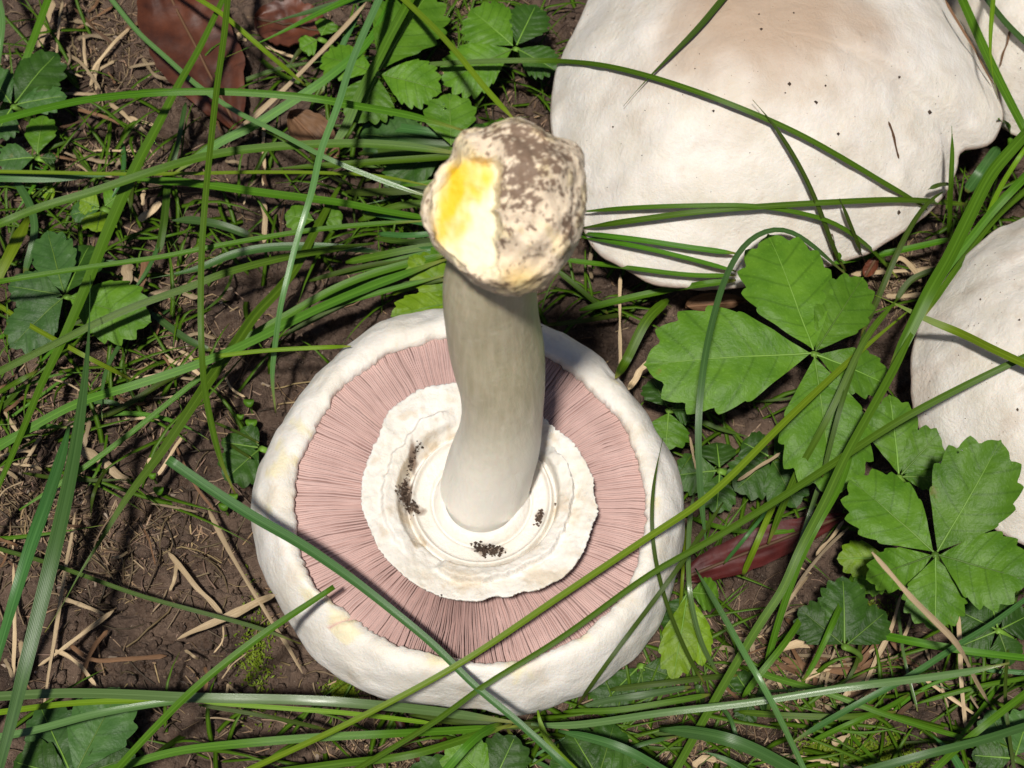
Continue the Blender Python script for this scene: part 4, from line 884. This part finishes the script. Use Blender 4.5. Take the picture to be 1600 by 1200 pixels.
straw([1430,945,1420,980,1410,1000], 6, *HEAP); straw([1410,930,1400,960,1385,1000,1350,1070], 7, *HEAP, z=(6, 5, 3)); straw([1220,1028,1260,1040,1300,1050,1360,1055], 8, *HEAP, mat=M_BARK)
straw([1262,1105,1300,1118], 6, *HEAP); straw([1300,1165,1320,1155,1335,1147], 9, 'short pale husk on yellow-green moss'); straw([1218,1180,1260,1187,1320,1195,1380,1204], 7, *HEAP)
straw([1385,450,1393,420,1402,402,1414,403,1428,420,1440,442], 7, 'dry straw bent into a hook between the two white caps', z=(4, 10, 4), gap=None)
straw([1330,428,1380,424,1430,421,1470,418], 8, 'level dry straw behind the hooked straw', z=(4, 5, 4))
straw([1385,462,1410,462,1445,458], 7, 'dry husk under the hooked straw', z=(3, 3))
straw([1388,190,1396,215,1405,248], 4, 'short dark twig stuck on the large brown-centred cap', mat=M_BARK, z=(20, 20), gap=0.25, name='twig', cat='twig')
straw([1477,0,1510,55,1535,100,1552,132], [6,4,3], 'thin reddish stalk along the edge of the large cap', mat=M_BARK, z=(30, 28, 20), gap=1.0, name='twig', cat='twig')
straw([1579,48,1572,75,1562,104], 3.5, 'short dark stalk standing against the cap behind the large one', mat=M_BARK, z=(20, 20), gap=0.8, name='twig', cat='twig')
straw([925,380,922,410,926,436], 6, 'short dry stub beside the soil-covered stem base', z=(8, 6, 3))
straw([930,1152,960,1150,980,1152], 5, *HEAP); straw([1000,1165,1040,1155,1060,1140], 8, *HEAP); straw([980,1140,985,1155,990,1165], 4, *HEAP)
straw([1062,1130,1084,1128], 9, *HEAP, mat=M_BARK); straw([940,1090,938,1110], 5, *HEAP); straw([1080,1195,1100,1185,1120,1188], 9, *HEAP); straw([1035,1150,1045,1185], 8, *HEAP)
straw([1140,990,1165,1000,1180,985], 6, *HEAP); straw([1120,1010,1155,1020], 7, *HEAP); straw([1135,1035,1150,1022], 6, *HEAP); straw([1125,1045,1170,1010], 5, *HEAP)
for _ in range(60):                                              # the rest of the heap
    x, y = random.gauss(1310, 75), random.gauss(1050, 38); a = random.uniform(0, math.pi); l = random.uniform(18, 55)
    straw([x - l*math.cos(a), y - l*math.sin(a)*0.8, x + random.uniform(-4, 4), y, x + l*math.cos(a), y + l*math.sin(a)*0.8], random.uniform(2.5, 8), *HEAP, mat=random.choice([M_STRAW, M_STRAW, M_BARK]), z=(1, random.uniform(1.5, 4), 1))
for _ in range(70):
    x, y = random.choice([(150, 230), (120, 60), (330, 1060), (230, 840), (430, 300), (60, 640), (180, 620), (230, 640), (60, 760), (40, 860), (120, 1080), (250, 560), (240, 465)]); x += random.gauss(0, 40); y += random.gauss(0, 32); a = random.uniform(0, math.pi); l = random.uniform(12, 42)
    straw([x - l*math.cos(a), y - l*math.sin(a)*0.8, x + random.uniform(-7, 7), y + random.uniform(-7, 7), x + l*math.cos(a), y + l*math.sin(a)*0.8], random.uniform(2.2, 5.5), *SOILS, mat=random.choice([M_STRAW, M_STRAW, M_BARK]), z=(1, random.uniform(1.5, 4), 1))
straw([192,450,198,425,206,410], [10,18,14], 'broad broken husk flake among litter left of the sheaf', z=(4, 5, 4)); straw([215,465,224,430,228,405], [8,14,12], 'brown husk flake standing beside the broken one', mat=M_BARK, z=(3, 5, 4)); straw([222,470,245,458,275,449], [6,14,5], 'pointed tan husk flake lying on the soil by the sheaf', z=(3, 3)); straw([282,458,295,462,308,463], 8, 'small white husk flake on the soil', z=(2, 2))
straw([218,345,235,330,250,312], 11, 'bright white straw chip on the soil between broad blades', z=(3, 4)); straw([222,322,224,305,226,295], 6, *SOILS)

# ------------------------------------------------------------------ dead leaves and husks
def dead_leaf(base, tip, width, z, mat, label, curl=0.35, z2=None):
    b = at(base[0], base[1], z); t = at(tip[0], tip[1], z2 or z); ax = t - b; L = ax.length; ax.normalize(); sd_ = ax.cross(Vector((0,0,1))).normalized(); nr = sd_.cross(ax).normalized()
    W = width / 2 * pxsize(b); V, UV = [], []; n, m = 30, 17; seed = random.uniform(0, 99)
    def P(s, e):
        w_ = W * (math.sin(math.pi * min(1, max(0, s)) ** 0.8) ** 0.75) * (1 + 0.12 * fb((s * 5, math.copysign(1, e), seed), 1.5, 3))
        h = curl * W * (abs(e) ** 1.8) + 0.10 * W * fb((s * 3, e * 1.5, seed), 1.6, 3) - 0.05 * L * s * s + 0.03 * W * abs(math.sin(s * 22 + abs(e) * 4))
        return b + ax * (L * s) + sd_ * (w_ * e) + nr * h
    for i in range(n):
        for j in range(m): V.append(P(i / (n-1), -1 + 2 * j / (m-1))); UV.append((j / (m-1), i / (n-1)))
    k = len(V); V += [v - nr * 0.0003 for v in V]; UV += UV; F = grid_faces(n, m); F += [tuple(i + k for i in f[::-1]) for f in F]
    zmin = min(0, min(v.z - gz(v) for v in V[k:]) - 0.0002)
    root = empty('dead_leaf', (b.x, b.y, b.z), label, 'dead leaf')
    mesh_obj('leaf_blade', V, F, mat, root, True, None, UV)
    mv = []
    for i in range(12):
        c = P(i / 11 * 0.96 + 0.01, 0) + nr * 0.0001
        for a in range(6): mv.append(c + sd_ * 0.00035 * math.cos(a*math.pi/3) + nr * 0.00035 * math.sin(a*math.pi/3))
    mesh_obj('midrib', mv, grid_faces(12, 6, True), M_BARK, root, True, None, [(0.5, 0.5)] * len(mv))
dead_leaf((245,-45), (372,200), 138, 5, M_DEAD, 'large dead red-brown leaf on the soil under green blades', 0.12, 4)
dead_leaf((1065,905), (1325,800), 62, 5, M_DEADRED, 'dark red dead leaf lying under grass beside the upturned cap', 0.2, 7)
dead_leaf((400,30), (520,50), 90, 3, M_DEAD, 'small dead brown leaf beside the long straw stalk', 0.2, 4)
dead_leaf((455,180), (530,250), 60, 3, M_BARK, 'brown curled leaf scrap under the shiny upright blade', 0.4)
dead_leaf((1070,480), (1165,470), 34, 4, M_BARK, 'brown leaf scrap on the soil under the large cap rim', 0.5)
dead_leaf((1285,420), (1300,365), 26, 12, M_BARK, 'small reddish scrap of leaf against the large cap rim', 0.5, 22)
dead_leaf((1352,432), (1372,398), 20, 6, M_DEAD, 'small rust-brown leaf tip beside the big leaf', 0.4, 10)
for i, (x, y, s, a) in enumerate(((640,1155,26,0.6),(660,1185,30,2.4),(690,1168,24,1.3),(700,1190,24,0.2),(625,1130,20,2.0),(745,1120,0,0))):
    if not s: continue
    p = at(x, y, 3); R = s / 2 * pxsize(p); V = []
    for u in range(9):
        for v in range(10):
            th = math.pi * u / 8; an = 2*math.pi*v/10; q = Vector((R*1.5*math.cos(th), R*0.7*math.sin(th)*math.cos(an), R*0.55*math.sin(th)*math.sin(an))); q *= 1 + 0.15 * fb(q + Vector((i, 0, 0)), 400, 2)
            q.rotate(Matrix.Rotation(a, 3, 'Z')); V.append(p + q)
    tag(mesh_obj('seed_husk', V, [f[::-1] for f in grid_faces(9, 10, True)], M_DEAD, None, True), 'brown rounded seed husk on the soil below the upturned cap', 'seed husk', 'brown seed husks')

# ------------------------------------------------------------------ loose soil, crumbs, litter, moss (uncountable)
PHI = 1.618; ICO = [Vector(v).normalized() for v in ((-1,PHI,0),(1,PHI,0),(-1,-PHI,0),(1,-PHI,0),(0,-1,PHI),(0,1,PHI),(0,-1,-PHI),(0,1,-PHI),(PHI,0,-1),(PHI,0,1),(-PHI,0,-1),(-PHI,0,1))]
ICF = ((0,11,5),(0,5,1),(0,1,7),(0,7,10),(0,10,11),(1,5,9),(5,11,4),(11,10,2),(10,7,6),(7,1,8),(3,9,4),(3,4,2),(3,2,6),(3,6,8),(3,8,9),(4,9,5),(2,4,11),(6,2,10),(8,6,7),(9,8,1))
def crumbs(name, label, cat, count, place, size, mat, spike=0.25, sink=0.2):
    V, F = [], []
    for _ in range(count):
        x, y = place(); p = at(x, y, 0); s_ = size(); p.z = gz(p) + s_ * sink; o = len(V)
        sc = Vector((random.uniform(.7, 1.4), random.uniform(.7, 1.4), random.uniform(.5, 1.0)))
        V += [p + Vector((v.x*sc.x, v.y*sc.y, v.z*sc.z)) * (s_ * random.uniform(1 - spike, 1 + spike)) for v in ICO]; F += [tuple(o + i for i in f) for f in ICF]
    o = mesh_obj(name, V, F, mat, None, True); o['kind'] = 'stuff'; o['label'] = label; o['category'] = cat
def bits(name, label, cat, count, place, size, mat, tint=None, flat=1.0, long=1.0):
    V, F, C = [], [], []
    for _ in range(count):
        x, y = place(); p = at(x, y, 0); s = size(); p.z = gz(p) + s * 0.25 * flat
        R = Matrix.Rotation(random.uniform(0, 6.28), 3, 'Z') @ Matrix.Rotation(random.gauss(0, 0.35), 3, 'X') @ Matrix.Rotation(random.gauss(0, 0.3), 3, 'Y'); o = len(V)
        c = tint() if tint else (1, 1, 1, 1)
        for sx in (-1, 1):
            for sy in (-1, 1):
                for sz in (-1, 1):
                    V.append(p + R @ Vector((sx*s*long*random.uniform(.6, 1.1), sy*s*random.uniform(.5, 1.1)/math.sqrt(long), sz*s*flat*random.uniform(.5, 1)/math.sqrt(long)))); C.append(c)
        F += [tuple(o + i for i in f) for f in ((0,1,3,2),(4,6,7,5),(0,4,5,1),(2,3,7,6),(0,2,6,4),(1,5,7,3))]
    o = mesh_obj(name, V, F, mat, None, False, C); o['kind'] = 'stuff'; o['label'] = label; o['category'] = cat
anyw = lambda: (random.uniform(-80, 1680), random.uniform(-80, 1260))
leftw = lambda: (random.uniform(-20, 560), random.uniform(-20, 1220))
crumbs('soil_crumbs', 'dark crumbs of soil scattered over the ground', 'soil', 9000, anyw, lambda: min(0.0016, random.expovariate(1) * 0.00034 + 0.00014), M_SOIL)
def tl():
    v = random.choice([random.uniform(0.05, 0.25), random.uniform(0.2, 0.5)]); return (v, v * random.uniform(0.62, 0.74), v * random.uniform(0.34, 0.46), 1)
def clump():
    c = random.choice([(60,640,60,60),(230,590,60,40),(150,60,60,60),(130,240,60,12),(230,460,50,40),(1320,1060,110,50),(60,780,50,60),(1180,1020,50,40),(640,1165,90,25),(1080,1160,100,30),(1420,430,40,16),(850,200,100,100),(180,850,80,40),(740,40,20,40)])
    return (random.gauss(c[0], c[2]), random.gauss(c[1], c[3]))
bits('leaf_litter', 'fine tan fragments of dry grass strewn over the soil', 'litter', 9000, lambda: clump() if random.random() < 0.72 else anyw(), lambda: random.uniform(0.00010, 0.00042), M_LITTER, tl, 0.5, 6.0)
def pale():
    v = random.uniform(0.22, 0.5); return (v, v * 0.78, v * 0.58, 1)
bits('litter_flakes', 'pale flakes and husk chips strewn over the soil', 'litter', 200, lambda: clump() if random.random() < 0.6 else leftw(), lambda: random.uniform(0.00025, 0.0006), M_LITTER, pale, 0.3, 2.0)
def moss():
    V, F = [], []; spots = [(1370,1165,28,14),(1285,1172,24,10),(1400,1192,34,10),(395,1020,14,46),(1360,960,24,14),(530,1075,12,8),(1330,1185,40,8)]
    for _ in range(5200):
        c = random.choice(spots); p = at(random.gauss(c[0], c[2]), random.gauss(c[1], c[3]), 0); p.z = gz(p); o = len(V)
        a = random.uniform(0, 6.28); el = random.uniform(0.2, 1.2); L = random.uniform(0.0005, 0.0014); d = Vector((math.cos(a)*math.cos(el), math.sin(a)*math.cos(el), math.sin(el))); sd_ = Vector((-math.sin(a), math.cos(a), 0)) * L * 0.16
        p.z += random.uniform(0, 0.0008)
        V += [p, p + d*L*0.5 + sd_, p + d*L, p + d*L*0.5 - sd_, p + d*L*0.5 - Vector((0, 0, L*0.1))]; F += [(o, o+1, o+2, o+3), (o, o+4, o+1), (o+1, o+4, o+2), (o+2, o+4, o+3), (o+3, o+4, o)]
    o = mesh_obj('moss', V, F, M_MOSS, None, False); o['kind'] = 'stuff'; o['label'] = 'low yellow-green moss among the straw and soil'; o['category'] = 'moss'
moss()
def fine_stems():
    V, F, C = [], [], []
    for _ in range(1900):
        x, y = clump() if random.random() < 0.75 else leftw(); a = random.uniform(0, 6.28); L = random.uniform(0.003, 0.014); r = random.uniform(0.00008, 0.00024); bend = random.gauss(0, 0.6); o = len(V); c = tl()
        p = at(x, y, 0); d = Vector((math.cos(a), math.sin(a), 0)); k_ = random.uniform(0.0, 0.0014)
        for i in range(6):
            t = i / 5; an = a + bend * t; q = p + Vector((math.cos(an), math.sin(an), 0)) * (L * t); q.z = gz(q) + r + k_ * math.sin(t * 3.1); sd_ = Vector((-math.sin(an), math.cos(an), 0))
            V += [q + sd_*r, q + Vector((0, 0, r)), q - sd_*r, q - Vector((0, 0, r))]; C += [c] * 4
        F += grid_faces(6, 4, True, o)
    o = mesh_obj('fine_stems', V, F, M_LITTER, None, True, C); o['kind'] = 'stuff'; o['label'] = 'hair-thin dry stems strewn over the soil'; o['category'] = 'litter'
fine_stems()
mw_ = NT('water'); mw_.base((1, 1, 1), 0.02, 0.5); mw_.b.inputs['Transmission Weight'].default_value = 1.0; mw_.b.inputs['IOR'].default_value = 1.33
for x, y, z_, r in ((122,201,5,5),(253,191,5,4),(241,222,4,4),(693,162,16,4),(240,828,1,5),(301,1055,1,7),(337,1068,1,5),(1503,703,42,4),(100,370,12,4),(140,580,4,5),(345,472,1,5),(30,625,3,5),(520,415,1,4),(18,870,4,5),(55,1050,2,4),(1210,980,3,4),(1460,1125,1,4)):
    p = at(x, y, z_); p.z = max(p.z, gz(p) + 0.0002); R_ = r * 0.5 * pxsize(p); V = []
    for i in range(9):
        for k in range(14):
            th = math.pi * i / 8; V.append(p + Vector((math.sin(th)*math.cos(k*math.pi/7), math.sin(th)*math.sin(k*math.pi/7), 0.75*math.cos(th))) * R_)
    tag(mesh_obj('water_droplet', V, [f[::-1] for f in grid_faces(9, 14, True)], mw_.m), 'tiny clear glinting water droplet', 'droplet', 'water droplets')
# low undergrowth between the larger plants
def undergrowth():
    V, F, UV = [], [], []
    zones = [(640,300,70,110,110),(640,120,80,80,50),(900,480,70,50,40),(1150,720,80,60,60),(900,1150,200,30,110),(1400,1140,140,40,70),(1530,360,50,60,50),(1100,960,40,70,40),(60,460,60,120,40),(1560,1000,60,60,40),(800,60,50,70,50),(300,1170,150,25,26),(120,330,110,90,90),(330,330,110,70,50),(200,620,130,80,50),(60,120,60,60,30),(620,60,90,60,60)]
    for cx, cy, sx, sy, n in zones:
        for _ in range(n):
            x, y = random.gauss(cx, sx), random.gauss(cy, sy); p = at(x, y, 0); p.z = gz(p) - 0.0005; a = random.uniform(0, 6.28); L = random.uniform(0.010, 0.030); w_ = random.uniform(0.00022, 0.0006); d = Vector((math.cos(a), math.sin(a), 0)); sd_ = Vector((-d.y, d.x, 0)); o = len(V); lean = random.uniform(0.6, 1.0); bend = random.uniform(-0.35, 0.35)
            for i in range(6):
                t = i / 5; c = p + d * (L * lean * t) + sd_ * (L * bend * t * t) + Vector((0, 0, 0.006 * math.sin(t * 2.2))); ww = w_ * (1 - t ** 2 * 0.95)
                V += [c - sd_*ww, c + Vector((0, 0, -0.00015)), c + sd_*ww, c + Vector((0, 0, -0.0003))]; UV += [(0, t), (0.5, t), (1, t), (0.5, t)]
            F += grid_faces(6, 4, True, o)
    o = mesh_obj('grass_undergrowth', V, F, GM['g'], None, True, None, UV); o['kind'] = 'stuff'; o['label'] = 'short fine grass growing low between the leaves'; o['category'] = 'grass'
undergrowth()
# soil specks on the domed caps, each cap its own
def specks(root, pxs, n, box, sz=0.00016):
    V, F = [], []; L = [(x, y, s) for x, y, s in pxs] + [(random.uniform(box[0], box[2]), random.uniform(box[1], box[3]), random.uniform(0.4, 1.0)) for _ in range(n)]
    bv = BVHTree.FromPolygons([v.co + Vector((0, 0, 0)) for v in root.children[0].data.vertices], [tuple(p.vertices) for p in root.children[0].data.polygons])
    for x, y, s in L:
        hit = bv.ray_cast(CAMPOS, ray(x, y))[0]
        if hit is None: continue
        o = len(V); r = sz * s
        for d in ((1,0,0),(-1,0,0),(0,1,0),(0,-1,0),(0,0,1),(0,0,-1)): V.append(hit + Vector(d) * r * random.uniform(0.6, 1.3))
        F += [tuple(o + i for i in a) for a in ((0,2,4),(2,1,4),(1,3,4),(3,0,4),(2,0,5),(1,2,5),(3,1,5),(0,3,5))]
    o = mesh_obj('soil_specks', V, F, M_CRUMB, root, False); o['kind'] = 'stuff'
specks(BIG, [(1452,176,4.5),(1404,332,5),(1276,160,2.5),(1234,131,3),(1310,209,2.5),(1290,134,2.2),(1189,45,2.4),(1115,173,2),(958,198,1.6),(1003,243,1.2),(1405,120,2),(1274,159,2.4),(1227,145,1.5),(1186,22,1.6),(1240,20,1.6)], 90, (900, 0, 1500, 300))
specks(RIGHTM, [(1532,468,2),(1593,500,2),(1590,640,2.2)], 70, (1440, 380, 1600, 800))
specks(CORNER, [], 12, (1570, 0, 1600, 180))
